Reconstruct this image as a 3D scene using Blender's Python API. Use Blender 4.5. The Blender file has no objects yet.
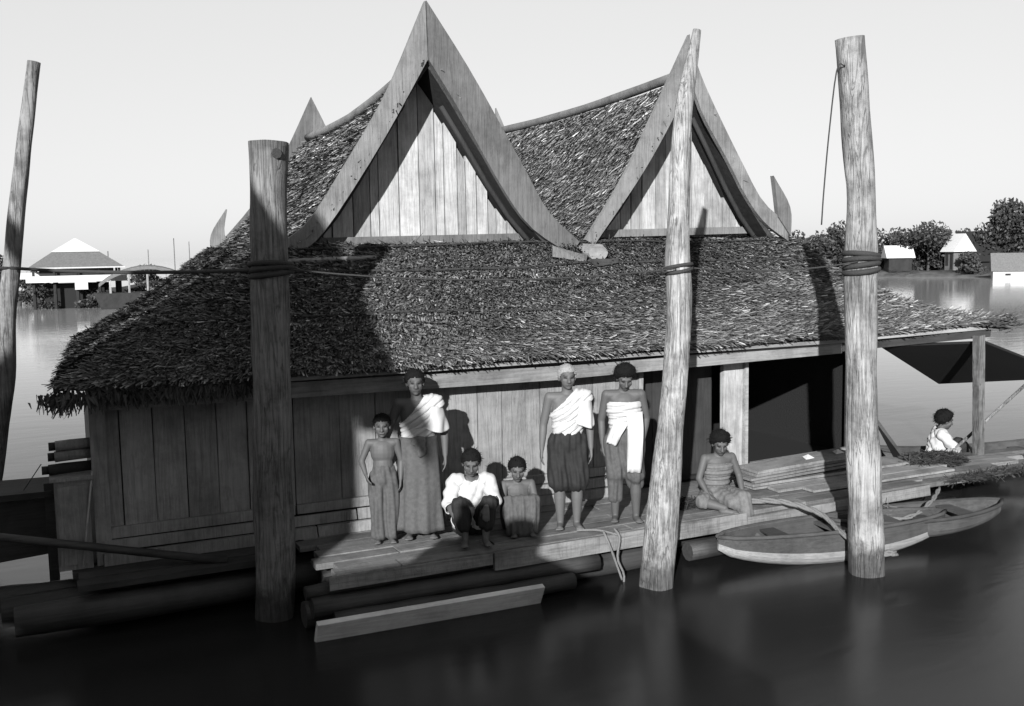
import bpy, bmesh, math, random
import numpy as np
from mathutils import Vector, Matrix, noise
R = math.radians
random.seed(7); rng = np.random.default_rng(7)
sc = bpy.context.scene
COL = sc.collection

# ------------------------------------------------------------------ camera
YAW, PITCH, ROLL = R(25), math.atan(103/1000.0), R(1.0)
cam_d = bpy.data.cameras.new('camera'); cam = bpy.data.objects.new('camera', cam_d); COL.objects.link(cam)
fw = Vector((math.sin(YAW)*math.cos(PITCH), math.cos(YAW)*math.cos(PITCH), -math.sin(PITCH)))
rt = Vector((math.cos(YAW), -math.sin(YAW), 0)); upv = rt.cross(fw)
r2 = rt*math.cos(ROLL) - upv*math.sin(ROLL); u2 = upv*math.cos(ROLL) + rt*math.sin(ROLL)
M = Matrix((r2, u2, -fw)).transposed().to_4x4(); M.translation = (0, 0, 2.95)
cam.matrix_world = M
cam_d.sensor_fit = 'HORIZONTAL'; cam_d.sensor_width = 36; cam_d.lens = 36*1000/1024
cam_d.clip_start = 0.05; cam_d.clip_end = 9000
sc.camera = cam

# ------------------------------------------------------------------ sky, sun, exposure
AZ, EL = 37.0, 19.0
SUN = Vector((-math.sin(R(AZ))*math.cos(R(EL)), -math.cos(R(AZ))*math.cos(R(EL)), math.sin(R(EL))))
world = bpy.data.worlds.new('World'); sc.world = world; world.use_nodes = True
nt = world.node_tree; nt.nodes.clear()
sky = nt.nodes.new('ShaderNodeTexSky'); sky.sky_type = 'NISHITA'; sky.sun_disc = False
sky.sun_elevation = R(EL); sky.sun_rotation = R(180+AZ); sky.air_density = 1.0; sky.dust_density = 1.0; sky.ozone_density = 1.0
bw = nt.nodes.new('ShaderNodeRGBToBW')                    # black and white plate
bg = nt.nodes.new('ShaderNodeBackground'); bg.inputs['Strength'].default_value = 0.056
wo = nt.nodes.new('ShaderNodeOutputWorld')
nt.links.new(sky.outputs['Color'], bw.inputs['Color']); pw = nt.nodes.new('ShaderNodeMath'); pw.operation = 'POWER'; pw.inputs[1].default_value = 0.22    # even, hazy brightness
ml = nt.nodes.new('ShaderNodeMath'); ml.operation = 'MULTIPLY'; ml.inputs[1].default_value = 3.7
nt.links.new(bw.outputs['Val'], pw.inputs[0]); nt.links.new(pw.outputs[0], ml.inputs[0]); nt.links.new(ml.outputs[0], bg.inputs['Color'])
nt.links.new(bg.outputs['Background'], wo.inputs['Surface'])
sl = bpy.data.lights.new('sun', 'SUN'); sl.energy = 5.0; sl.angle = R(0.6); sl.color = (1, 1, 1)
sun = bpy.data.objects.new('sun', sl); COL.objects.link(sun); sun.location = SUN*60
sun.rotation_euler = SUN.to_track_quat('Z', 'Y').to_euler()
sc.view_settings.view_transform = 'Standard'; sc.view_settings.look = 'None'
sc.view_settings.exposure = 1.5; sc.view_settings.gamma = 1.0; sc.view_settings.use_curve_mapping = False

# ------------------------------------------------------------------ materials
K = 0.62
def g3(v): return (v, v, v, 1)
def newmat(name):
    m = bpy.data.materials.new(name); m.use_nodes = True
    n = m.node_tree; b = n.nodes['Principled BSDF']; b.inputs['Specular IOR Level'].default_value = 0.25
    return m, n, b
def ramp(n, pts):
    r = n.nodes.new('ShaderNodeValToRGB'); e = r.color_ramp.elements
    while len(e) < len(pts): e.new(0.5)
    for k, (p, v) in enumerate(pts): e[k].position = p; e[k].color = g3(v)
    return r
def tex(n, kind, scale, coord='Object', stretch=(1, 1, 1), **kw):
    tc = n.nodes.new('ShaderNodeTexCoord'); mp = n.nodes.new('ShaderNodeMapping'); mp.inputs['Scale'].default_value = stretch
    t = n.nodes.new('ShaderNodeTexNoise' if kind == 'noise' else 'ShaderNodeTexVoronoi')
    t.inputs['Scale'].default_value = scale
    for k, v in kw.items(): t.inputs[k].default_value = v
    n.links.new(tc.outputs[coord], mp.inputs['Vector']); n.links.new(mp.outputs['Vector'], t.inputs['Vector'])
    return t
def mix(n, a, b, f=0.5, mode='MULTIPLY'):
    x = n.nodes.new('ShaderNodeMix'); x.data_type = 'RGBA'; x.blend_type = mode
    x.inputs[0].default_value = f
    n.links.new(a, x.inputs[6]); n.links.new(b, x.inputs[7])
    return x.outputs[2]
def wood(name, v, axis='z', rough=0.85, streak=0.55, bump=0.5, blotch=0.5, ovar=1.0):
    m, n, b = newmat(name); v *= K
    st = {'x': (1.5, 30, 30), 'y': (30, 1.5, 30), 'z': (30, 30, 1.5)}[axis]
    t = tex(n, 'noise', 1.6, stretch=st, Detail=6.0, Roughness=0.65)
    r = ramp(n, [(0.25, v*(1-streak)), (0.5, v), (0.75, v*(1+streak*0.6))])
    n.links.new(t.outputs['Fac'], r.inputs['Fac'])
    t2 = tex(n, 'noise', 2.3, Detail=5.0, Roughness=0.7); r2_ = ramp(n, [(0.3, 1-blotch), (0.55, 1.0), (0.8, 1.15)])
    n.links.new(t2.outputs['Fac'], r2_.inputs['Fac'])
    c = mix(n, r.outputs['Color'], r2_.outputs['Color'], 1.0)
    oi = n.nodes.new('ShaderNodeObjectInfo'); r3 = ramp(n, [(0.0, 1-0.28*ovar), (1.0, 1+0.22*ovar)])
    n.links.new(oi.outputs['Random'], r3.inputs['Fac'])
    c = mix(n, c, r3.outputs['Color'], 1.0)
    n.links.new(c, b.inputs['Base Color']); b.inputs['Roughness'].default_value = rough
    bp = n.nodes.new('ShaderNodeBump'); bp.inputs['Strength'].default_value = bump; bp.inputs['Distance'].default_value = 0.012
    n.links.new(t.outputs['Fac'], bp.inputs['Height']); n.links.new(bp.outputs['Normal'], b.inputs['Normal'])
    return m
def plain(name, v, rough=0.85, var=0.25, scale=9.0, bump=0.0, stretch=(1, 1, 1)):
    m, n, b = newmat(name); v *= K
    t = tex(n, 'noise', scale, stretch=stretch, Detail=5.0, Roughness=0.65)
    r = ramp(n, [(0.25, v*(1-var)), (0.75, v*(1+var))]); n.links.new(t.outputs['Fac'], r.inputs['Fac'])
    n.links.new(r.outputs['Color'], b.inputs['Base Color']); b.inputs['Roughness'].default_value = rough
    if bump:
        bp = n.nodes.new('ShaderNodeBump'); bp.inputs['Strength'].default_value = bump; bp.inputs['Distance'].default_value = 0.02
        n.links.new(t.outputs['Fac'], bp.inputs['Height']); n.links.new(bp.outputs['Normal'], b.inputs['Normal'])
    return m
def toned(name, v, rough=0.9, attr='tone', spec=0.2, trans=0.0):
    m, n, b = newmat(name); v *= K
    a = n.nodes.new('ShaderNodeAttribute'); a.attribute_name = attr
    t = tex(n, 'noise', 0.9, Detail=4.0, Roughness=0.7); r = ramp(n, [(0.3, v*0.7), (0.7, v*1.25)]); n.links.new(t.outputs['Fac'], r.inputs['Fac'])
    n.links.new(mix(n, r.outputs['Color'], a.outputs['Color'], 1.0), b.inputs['Base Color'])
    b.inputs['Roughness'].default_value = rough; b.inputs['Specular IOR Level'].default_value = spec
    return m
def add_cracks(m, wet=True, f=0.55):
    n = m.node_tree; b = n.nodes['Principled BSDF']; src = b.inputs['Base Color'].links[0].from_socket
    t = tex(n, 'noise', 1.3, stretch=(16, 16, 0.9), Detail=3.0, Roughness=0.5, Distortion=1.2)
    r = ramp(n, [(0.0, 1.0), (0.455, 1.0), (0.5, 0.18), (0.545, 1.0)]); n.links.new(t.outputs['Fac'], r.inputs['Fac']); c = mix(n, src, r.outputs['Color'], f)
    t2 = tex(n, 'noise', 3.0, Detail=8.0, Roughness=0.75); r2_ = ramp(n, [(0.38, 0.35), (0.52, 1.0), (0.75, 1.2)]); n.links.new(t2.outputs['Fac'], r2_.inputs['Fac']); c = mix(n, c, r2_.outputs['Color'], min(f*1.4, 0.6))
    if wet:
        tc = n.nodes.new('ShaderNodeTexCoord'); sx = n.nodes.new('ShaderNodeSeparateXYZ'); n.links.new(tc.outputs['Object'], sx.inputs[0])
        ad = n.nodes.new('ShaderNodeMath'); ad.operation = 'MULTIPLY_ADD'; ad.inputs[1].default_value = 0.5; n.links.new(t2.outputs['Fac'], ad.inputs[0]); n.links.new(sx.outputs['Z'], ad.inputs[2])
        rw = ramp(n, [(0.42, 0.3), (0.62, 1.0)]); n.links.new(ad.outputs[0], rw.inputs['Fac']); c = mix(n, c, rw.outputs['Color'], 1.0)
    n.links.new(c, b.inputs['Base Color'])
    bp = n.nodes.new('ShaderNodeBump'); bp.inputs['Strength'].default_value = f; bp.inputs['Distance'].default_value = 0.02
    n.links.new(r.outputs['Color'], bp.inputs['Height']); n.links.new(b.inputs['Normal'].links[0].from_socket, bp.inputs['Normal']); n.links.new(bp.outputs['Normal'], b.inputs['Normal'])
MT = {}
MT['wall'] = wood('weathered wall boards', 0.23, 'z', streak=0.3, blotch=0.35, ovar=0.45)
MT['gable'] = wood('pale gable boards', 0.35, 'z', streak=0.4, blotch=0.3)
MT['barge'] = wood('grey bargeboard', 0.15, 'z', streak=0.35, blotch=0.35)
MT['beam'] = wood('eave beam wood', 0.24, 'x', streak=0.4)
MT['deck'] = wood('worn deck boards', 0.155, 'x', streak=0.5)
MT['pile'] = wood('sawn boards', 0.19, 'x', streak=0.45)
MT['paleplank'] = wood('plank with painted sunlight', 0.5, 'x', streak=0.25, blotch=0.3)  # pale colour stands in for sunlight on the shaded plank
MT['log'] = wood('dark wet log', 0.032, 'x', streak=0.5, rough=0.6)
MT['post'] = wood('mooring post wood', 0.26, 'z', streak=0.6, bump=0.9, blotch=0.45)
MT['postd'] = wood('old dark mooring post wood', 0.15, 'z', streak=0.6, bump=0.9, blotch=0.45)
for q_ in ('post', 'postd'): add_cracks(MT[q_])
for q_ in ('gable', 'wall', 'barge', 'deck', 'pile'): add_cracks(MT[q_], False, 0.22)
MT['dark'] = wood('near-black boards', 0.022, 'z', streak=0.4)
MT['darkx'] = wood('dark plank', 0.04, 'x', streak=0.4)
MT['thatch'] = toned('thatch straw', 0.088)
MT['thatchbase'] = plain('thatch bed', 0.035, var=0.5, scale=20, bump=1.0)
MT['under'] = plain('near-black thatch underside', 0.012, var=0.4, scale=14, bump=0.6)  # near-black, used on downward-facing roof faces
MT['rope'] = plain('dark rope', 0.03, scale=60, bump=0.5)
MT['fibre'] = plain('pale twisted rope', 0.13, scale=60, bump=0.5)
MT['hull'] = wood('hull planks with painted reflection', 0.22, 'x', streak=0.3, blotch=0.3)  # pale lower hull stands in for a bright reflection on the water
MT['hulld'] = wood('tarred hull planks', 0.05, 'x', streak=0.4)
MT['white'] = plain('limewash', 0.5, var=0.08)
MT['palegrey'] = plain('sheet roof', 0.42, var=0.15)
MT['midgrey'] = plain('far roof thatch', 0.12, var=0.3)
MT['bank'] = plain('river bank soil and weeds', 0.07, var=0.6, scale=1.2)
MT['leaf'] = toned('tree leaves', 0.042, rough=0.6)
MT['bark'] = plain('bark', 0.06, scale=20, bump=0.5)
MT['skin'] = toned('skin', 0.070, rough=0.65, spec=0.25)
MT['skin_old'] = toned('sunburnt skin', 0.085, rough=0.65, spec=0.25)
MT['hair'] = plain('black hair', 0.008, rough=0.8, scale=80, bump=0.8); MT['hair'].node_tree.nodes['Principled BSDF'].inputs['Specular IOR Level'].default_value = 0.06
MT['hairgrey'] = plain('white hair', 0.26, scale=80, bump=0.8)
MT['cwhite'] = plain('white cotton', 0.39, var=0.10, scale=14)
MT['cdark'] = plain('dark cotton', 0.012, var=0.4, scale=25)
MT['cmid'] = plain('patterned cotton', 0.062, var=0.3, scale=30)
MT['cmid2'] = plain('faded cotton', 0.11, var=0.3, scale=30)
MT['clay'] = plain('glazed clay jar', 0.06, var=0.3, rough=0.4)
MT['basket'] = plain('woven cane', 0.10, var=0.5, scale=60, bump=0.8)
MT['mat'] = plain('dark woven mat and room shade', 0.009, var=0.4, scale=50, bump=0.6)  # awning mat; also puts near-black shade into the room walls and floor
def water_mat():
    m, n, b = newmat('river water')
    b.inputs['Base Color'].default_value = g3(0.045); b.inputs['Roughness'].default_value = 0.06
    b.inputs['IOR'].default_value = 1.33; b.inputs['Specular IOR Level'].default_value = 0.5
    t = tex(n, 'noise', 1.6, coord='Object', stretch=(0.55, 1.5, 1), Detail=5.0, Roughness=0.55, Distortion=0.5)
    bp = n.nodes.new('ShaderNodeBump'); bp.inputs['Distance'].default_value = 0.06
    tc = n.nodes.new('ShaderNodeTexCoord'); ln = n.nodes.new('ShaderNodeVectorMath'); ln.operation = 'LENGTH'; n.links.new(tc.outputs['Object'], ln.inputs[0])
    mr = n.nodes.new('ShaderNodeMapRange'); mr.inputs['From Min'].default_value = 13; mr.inputs['From Max'].default_value = 45; mr.inputs['To Min'].default_value = 0.08; mr.inputs['To Max'].default_value = 0.10   # sheltered by the rafts, rippled in the open stream
    n.links.new(ln.outputs['Value'], mr.inputs['Value']); n.links.new(mr.outputs['Result'], bp.inputs['Strength'])
    n.links.new(t.outputs['Fac'], bp.inputs['Height']); n.links.new(bp.outputs['Normal'], b.inputs['Normal'])
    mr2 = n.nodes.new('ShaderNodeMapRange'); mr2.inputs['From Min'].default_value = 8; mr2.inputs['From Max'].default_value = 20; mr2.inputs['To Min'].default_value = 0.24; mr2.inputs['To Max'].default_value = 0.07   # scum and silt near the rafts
    rc = ramp(n, [(0.0, 0.007), (0.35, 0.012), (1.0, 0.20)]); mr3 = n.nodes.new('ShaderNodeMapRange'); mr3.inputs['From Min'].default_value = 9; mr3.inputs['From Max'].default_value = 34   # shade put into the colour near the rafts, sky brightness beyond
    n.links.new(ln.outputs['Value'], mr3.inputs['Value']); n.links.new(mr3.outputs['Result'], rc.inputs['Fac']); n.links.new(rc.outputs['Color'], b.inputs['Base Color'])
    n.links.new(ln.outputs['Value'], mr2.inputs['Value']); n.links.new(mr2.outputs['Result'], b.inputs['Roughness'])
    return m
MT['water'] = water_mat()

# ------------------------------------------------------------------ object helpers
def link(name, me, mat, parent=None, kind=None):
    o = bpy.data.objects.new(name, me); COL.objects.link(o)
    if mat is not None and len(me.materials) == 0: me.materials.append(MT[mat] if isinstance(mat, str) else mat)
    if parent is not None:
        o.parent = parent; o.matrix_parent_inverse = parent_world(parent).inverted()
    if kind: o['kind'] = kind
    return o
def parent_world(p):
    if p.parent is None: return Matrix.LocRotScale(p.location, p.rotation_euler, p.scale)
    return parent_world(p.parent) @ p.matrix_parent_inverse @ Matrix.LocRotScale(p.location, p.rotation_euler, p.scale)
def mesh(name, v, f, mat, parent=None, kind=None, smooth=False):
    me = bpy.data.meshes.new(name); me.from_pydata([tuple(map(float, p)) for p in v], [], f); me.update()
    if smooth: me.polygons.foreach_set('use_smooth', [True]*len(me.polygons))
    return link(name, me, mat, parent, kind)
def thing(name, label, cat, loc=(0, 0, 0), group=None):
    o = bpy.data.objects.new(name, None); COL.objects.link(o); o.location = loc; o.empty_display_size = 0.2
    return tag(o, label, cat, group)
def tag(o, label, cat, group=None):
    o['label'] = label; o['category'] = cat
    if group: o['group'] = group
    return o
def struct(o): o['kind'] = 'structure'; return o
BOXF = [(0, 3, 2, 1), (4, 5, 6, 7), (0, 1, 5, 4), (1, 2, 6, 5), (2, 3, 7, 6), (3, 0, 4, 7)]
def boxv(a, b, side, w, t, jit=0.0, w2=None):
    a, b, s = Vector(a), Vector(b), Vector(side).normalized(); d = (b-a).normalized()
    n = d.cross(s).normalized(); s = n.cross(d).normalized(); w2 = w if w2 is None else w2
    out = []
    for p, ww in ((a, w), (b, w2)):
        for i, j in ((-1, -1), (1, -1), (1, 1), (-1, 1)):
            q = p + s*(i*ww/2) + n*(j*t/2)
            out.append(q + Vector((random.uniform(-jit, jit), random.uniform(-jit, jit), random.uniform(-jit, jit))))
    return out
def beam(name, a, b, side, w, t, mat, parent=None, jit=0.004, w2=None):
    return mesh(name, boxv(a, b, side, w, t, jit, w2), BOXF, mat, parent)
def aabox(name, lo, hi, mat, parent=None, jit=0.0):
    (x0, y0, z0), (x1, y1, z1) = lo, hi
    return beam(name, ((x0+x1)/2, (y0+y1)/2, z0), ((x0+x1)/2, (y0+y1)/2, z1), (1, 0, 0), x1-x0, y1-y0, mat, parent, jit)
def cat(pts, n):
    pts = [np.array(p, float) for p in pts]; P = [2*pts[0]-pts[1]] + pts + [2*pts[-1]-pts[-2]]; out = []
    for k in range(n):
        u = k/(n-1)*(len(pts)-1); i = min(int(u), len(pts)-2); t = u-i; p0, p1, p2, p3 = P[i:i+4]
        out.append(0.5*((2*p1)+(-p0+p2)*t+(2*p0-5*p1+4*p2-p3)*t*t+(-p0+3*p1-3*p2+p3)*t**3))
    return out
def tubev(path, radii, seg=12, rough=0.0, nscale=3.0, squash=1.0):
    V, F = [], []; path = [Vector(p) for p in path]; n = len(path); ref = None
    for i, p in enumerate(path):
        d = (path[min(i+1, n-1)]-path[max(i-1, 0)]).normalized()
        if ref is None: ref = Vector((0, 0, 1)) if abs(d.z) < 0.8 else Vector((0, 1, 0))
        s = d.cross(ref).normalized(); t = s.cross(d).normalized(); ref = t
        r = radii[i] if hasattr(radii, '__len__') else radii
        for k in range(seg):
            a = 2*math.pi*k/seg; o = s*math.cos(a)+t*math.sin(a)*squash; rr = r
            if rough: rr = r*(1+rough*noise.noise(Vector((p.x*nscale+o.x*1.3, p.y*nscale+o.y*1.3, p.z*nscale*0.6))))
            V.append(p+o*rr)
    for i in range(n-1):
        for k in range(seg):
            a, b = i*seg+k, i*seg+(k+1) % seg; F.append((a, b, b+seg, a+seg))
    F.append(tuple(range(seg-1, -1, -1))); F.append(tuple(range((n-1)*seg, n*seg)))
    return V, F
def tube(name, path, radii, mat, parent=None, seg=12, rough=0.0, nscale=3.0, squash=1.0):
    v, f = tubev(path, radii, seg, rough, nscale, squash); o = mesh(name, v, f, mat, parent)
    sm = [len(p.vertices) == 4 for p in o.data.polygons]; o.data.polygons.foreach_set('use_smooth', sm); return o
def merge(parts):
    V, F = [], []
    for v, f in parts:
        k = len(V); V += list(v); F += [tuple(i+k for i in q) for q in f]
    return V, F
def tone_attr(me, vals):
    a = me.attributes.new('tone', 'FLOAT_COLOR', 'POINT'); c = np.repeat(np.asarray(vals, dtype=np.float32)[:, None], 4, 1); c[:, 3] = 1
    a.data.foreach_set('color', c.ravel())
def quads_mesh(name, P, tones, mat, parent, kind='stuff'):
    n = P.shape[0]; me = bpy.data.meshes.new(name)
    me.vertices.add(n*4); me.vertices.foreach_set('co', P.reshape(-1).astype(np.float32))
    me.loops.add(n*4); me.loops.foreach_set('vertex_index', np.arange(n*4, dtype=np.int32))
    me.polygons.add(n); me.polygons.foreach_set('loop_start', np.arange(0, n*4, 4, dtype=np.int32))
    me.update(calc_edges=True); tone_attr(me, np.repeat(tones, 4))
    return link(name, me, mat, parent, kind)
def thatch_strips(G, dens, lmin=0.035, lmax=0.10, wmin=0.009, wmax=0.021, lat=0.4, lift=0.018, bright=1.0, skew=0.0):
    """G: grid (nu, nv, 3), v=0 at the eave, v rising up the slope; returns strip quads and tones"""
    G = np.asarray(G, float); a, b, c, d = G[:-1, :-1], G[1:, :-1], G[1:, 1:], G[:-1, 1:]
    N = np.cross(c-a, d-b); A = np.linalg.norm(N, axis=-1)/2; N = N/np.maximum(np.linalg.norm(N, axis=-1, keepdims=True), 1e-9)
    N *= np.where(N[..., 2:3] < 0, -1, 1)
    n = int(A.sum()*dens); idx = rng.choice(A.size, n, p=(A/A.sum()).ravel()); i, j = np.unravel_index(idx, A.shape)
    u, v = rng.random((n, 1)), rng.random((n, 1))
    P = a[i, j]*(1-u)*(1-v)+b[i, j]*u*(1-v)+c[i, j]*u*v+d[i, j]*(1-u)*v; nn = N[i, j]
    dn = ((a[i, j]-d[i, j])*(1-u)+(b[i, j]-c[i, j])*u); dn /= np.maximum(np.linalg.norm(dn, axis=1, keepdims=True), 1e-9)
    sd = np.cross(nn, dn)
    ang = rng.normal(skew, lat, (n, 1)); D = dn*np.cos(ang)+sd*np.sin(ang); S = np.cross(nn, D)
    L = rng.uniform(lmin, lmax, (n, 1)); w = rng.uniform(wmin, wmax, (n, 1)); tw = rng.normal(0, 0.35, (n, 1))
    S = S*np.cos(tw)+nn*np.sin(tw); h = np.abs(rng.normal(0, lift, (n, 1)))+0.006
    p0 = P+nn*0.004; p1 = P+D*L+nn*h
    Q = np.stack([p0-S*w/2, p0+S*w/2, p1+S*w*0.35, p1-S*w*0.35], 1)
    t = np.clip(rng.lognormal(-0.15, 0.6, n), 0.15, 3.2)*bright
    return Q, t
def grid_slab(G, thick):
    G = np.asarray(G, float); nu, nv = G.shape[:2]; V = [tuple(p) for p in G.reshape(-1, 3)]
    V += [(p[0], p[1], p[2]-thick) for p in V]; o = nu*nv; F = []
    q = lambda i, j: i*nv+j
    for i in range(nu-1):
        for j in range(nv-1):
            F.append((q(i, j), q(i+1, j), q(i+1, j+1), q(i, j+1))); F.append((o+q(i, j), o+q(i, j+1), o+q(i+1, j+1), o+q(i+1, j)))
    bd = [q(i, 0) for i in range(nu)]+[q(nu-1, j) for j in range(1, nv)]+[q(i, nv-1) for i in range(nu-2, -1, -1)]+[q(0, j) for j in range(nv-2, 0, -1)]
    for k in range(len(bd)):
        x, y = bd[k], bd[(k+1) % len(bd)]; F.append((y, x, o+x, o+y))
    return V, F
def roof_slope(name, parent, G, thick=0.07, dens=1500, fringe=True, pale=0, **kw):
    v, f = grid_slab(G, thick); me = bpy.data.meshes.new(name); me.from_pydata(v, [], f); me.update()
    bm = bmesh.new(); bm.from_mesh(me); bmesh.ops.recalc_face_normals(bm, faces=bm.faces); bm.to_mesh(me); bm.free()
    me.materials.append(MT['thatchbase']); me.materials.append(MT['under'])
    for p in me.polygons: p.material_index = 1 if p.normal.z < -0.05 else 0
    o = link(name, me, None, parent)
    Q, t = thatch_strips(G, dens, **kw); qs, ts = [Q], [t]
    if pale:                                              # paler straw under the ridge
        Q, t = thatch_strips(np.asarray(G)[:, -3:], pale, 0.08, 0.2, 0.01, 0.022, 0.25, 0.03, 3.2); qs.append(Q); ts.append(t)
    if fringe:                                            # ragged straw along the eave
        E = np.asarray(G)[:, 0]; U = np.asarray(G)[:, 1]; n = int(np.linalg.norm(E[1:]-E[:-1], axis=1).sum()*170)
        k = rng.integers(0, len(E)-1, n); u = rng.random((n, 1)); e = E[k]*(1-u)+E[k+1]*u; up = U[k]*(1-u)+U[k+1]*u
        dn = e-up; dn /= np.linalg.norm(dn, axis=1, keepdims=True); al = E[k+1]-E[k]; al /= np.linalg.norm(al, axis=1, keepdims=True)
        D = dn+al*rng.normal(0, 0.35, (n, 1))+np.array([0, 0, -1])*rng.uniform(0, 0.5, (n, 1)); L = rng.uniform(0.01, 0.055, (n, 1)); w = rng.uniform(0.01, 0.02, (n, 1))
        p0 = e-dn*0.05+np.array([0, 0, -1])*rng.uniform(0, thick, (n, 1)); p1 = p0+D*L
        qs.append(np.stack([p0-al*w, p0+al*w, p1+al*w*0.5, p1-al*w*0.5], 1)); ts.append(rng.uniform(0.4, 1.3, n))
    quads_mesh('thatch', np.concatenate(qs), np.concatenate(ts), 'thatch', o)
    return o

# ------------------------------------------------------------------ water and banks
def polar(ang_px, dist, z=0.0):
    a = YAW+math.atan((ang_px-512)/1000.0); return Vector((math.sin(a)*dist, math.cos(a)*dist, z))
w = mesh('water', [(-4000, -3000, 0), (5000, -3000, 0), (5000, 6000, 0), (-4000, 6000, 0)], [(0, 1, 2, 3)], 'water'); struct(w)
bv, bf = [], []; steps = list(range(-900, 2601, 25)); prof = [(0, -0.3), (0.6, 0.15), (3, 0.4), (30, 0.6), (1600, 0.8)]
for px in steps:
    d = np.interp(px, [-900, -200, 0, 130, 200, 500, 760, 860, 1024, 1500, 2600], [60, 78, 88, 90, 150, 170, 98, 96, 92, 85, 60])+1.5*noise.noise(Vector((px*0.02, 0, 0)))
    for (dd, z) in (prof if px > 700 else [(0, -0.3), (0.6, 0.15), (2, 0.35), (5, 0.3), (7, -0.3)]): bv.append(polar(px, d+dd, z+(0.25*noise.noise(Vector((px*0.05, dd, 3))) if z > 0 else 0)))
k = len(prof)
for i in range(len(steps)-1):
    for j in range(k-1): bf.append((i*k+j, (i+1)*k+j, (i+1)*k+j+1, i*k+j+1))
struct(mesh('riverbank', bv, bf, 'bank', smooth=True))

# ------------------------------------------------------------------ the floating house
DZ = 0.42
house = thing('floating_house', 'wooden floating house with two steep thatched gables and a wide thatched skirt roof', 'house', (4.4, 8.8, DZ))
def courses(n, amp=0.03):
    out = []
    for k_ in range(n):
        a, b = k_/n, (k_+1)/n
        out += [(a, amp), (a+(b-a)*0.45, amp*0.6), (b-0.004, 0.0)]
    return out+[(1.0, 0.0)]
def wob(p, s=1.5, a=0.03): return a*noise.noise(Vector((p[0]*s, p[1]*s, p[2]*s)))
def skirt_grid(fx, nu, ncourse, seed=0):
    G = []
    for i in range(nu):
        row = []
        for (v, off) in courses(ncourse):
            vv = min(max(v+0.018*math.sin(i*0.37+seed)*(0 < v < 1)+0.012*noise.noise(Vector((i*0.6, v*9, seed))), 0), 1)
            p = fx(i/(nu-1), vv); p = np.array(p, float); p[2] += off+wob(p); row.append(p)
        G.append(row)
    return np.array(G)
def front_fx(u, v):
    xl = np.interp(v, [0, 0.3, 0.6, 1], [0.02, 0.58, 1.22, 2.2]); xr = np.interp(v, [0, 0.16, 0.41, 0.57, 1], [10.5, 9.75, 9.02, 8.78, 8.62])
    x = xl+(xr-xl)*u; return (x, 8.38+1.67*v, 1.93+1.12*v+0.05*(1-v)*max(0, (x-9.3))**1.5)
fr = roof_slope('skirt_roof', house, skirt_grid(front_fx, 90, 3), thick=0.04, dens=5200, skew=-0.05, lat=0.32, lmin=0.05, lmax=0.13, wmin=0.009, wmax=0.020, lift=0.034, bright=1.5)
for q_, (vb, r_) in enumerate(((0.345, 0.013), (0.715, 0.015), (0.93, 0.009))):           # dark poles holding the thatch down
    pts = []
    for i in range(46):
        u = 0.02+0.96*i/45; p = front_fx(u, vb+0.015*math.sin(u*9+q_*2)+0.008*noise.noise(Vector((u*14, q_, 0)))); pts.append((p[0], p[1]-0.025, p[2]+0.05+wob(p)))
    tube('thatch_pole', pts, r_, 'rope', fr, seg=6, rough=0.3)
def left_fx(u, v):                                        # u from back to front
    y0 = 13.6+(8.38-13.6)*u; y1 = 15.0+(10.05-15.0)*u; return (0.02+0.3*(1-u)*(1-v)+np.interp(v, [0, 0.3, 0.6, 1], [0, 0.56, 1.22, 2.18]), y0+(y1-y0)*v, 1.93+1.12*v-0.12*(1-u)*math.sin(math.pi*v))
roof_slope('skirt_roof', house, skirt_grid(left_fx, 50, 5, 2), dens=1500)
def right_fx(u, v):
    y0 = 8.38+(14.6-8.38)*u; y1 = 10.05+(15.0-10.05)*u; return (10.5-np.interp(v, [0, 0.16, 0.41, 0.57, 1], [0, 0.75, 1.48, 1.72, 1.88]), y0+(y1-y0)*v, 1.93+1.12*v)
roof_slope('skirt_roof', house, skirt_grid(right_fx, 40, 5, 4), dens=500)
# torn straw hanging off the near left corner
def tuft(name, parent, c, n, spread, L, d0, mat='thatch', tone=(0.3, 1.0), w=0.012, kind='stuff'):
    c = np.array(c, float); P = c+rng.normal(0, 1, (n, 3))*np.array(spread); D = np.array(d0, float)+rng.normal(0, 0.35, (n, 3)); D /= np.linalg.norm(D, axis=1, keepdims=True)
    S = np.cross(D, rng.normal(0, 1, (n, 3))); S /= np.linalg.norm(S, axis=1, keepdims=True); LL = rng.uniform(0.4, 1, (n, 1))*L
    return quads_mesh(name, np.stack([P-S*w, P+S*w, P+D*LL+S*w*0.3, P+D*LL-S*w*0.3], 1), rng.uniform(*tone, n), mat, parent, kind)
tuft('hanging_straw', house, (0.10, 8.40, 1.89), 110, (0.04, 0.06, 0.03), 0.17, (-0.5, -0.2, -1.0))
for x_ in np.arange(0.08, 1.6, 0.2): tuft('hanging_straw', house, (x_, 8.40, 1.885), 90, (0.10, 0.02, 0.02), 0.14, (0, -0.15, -1.0))
tuft('hanging_straw', house, (10.45, 8.42, 1.97), 160, (0.10, 0.06, 0.04), 0.22, (0.9, -0.3, 0.25))

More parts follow.
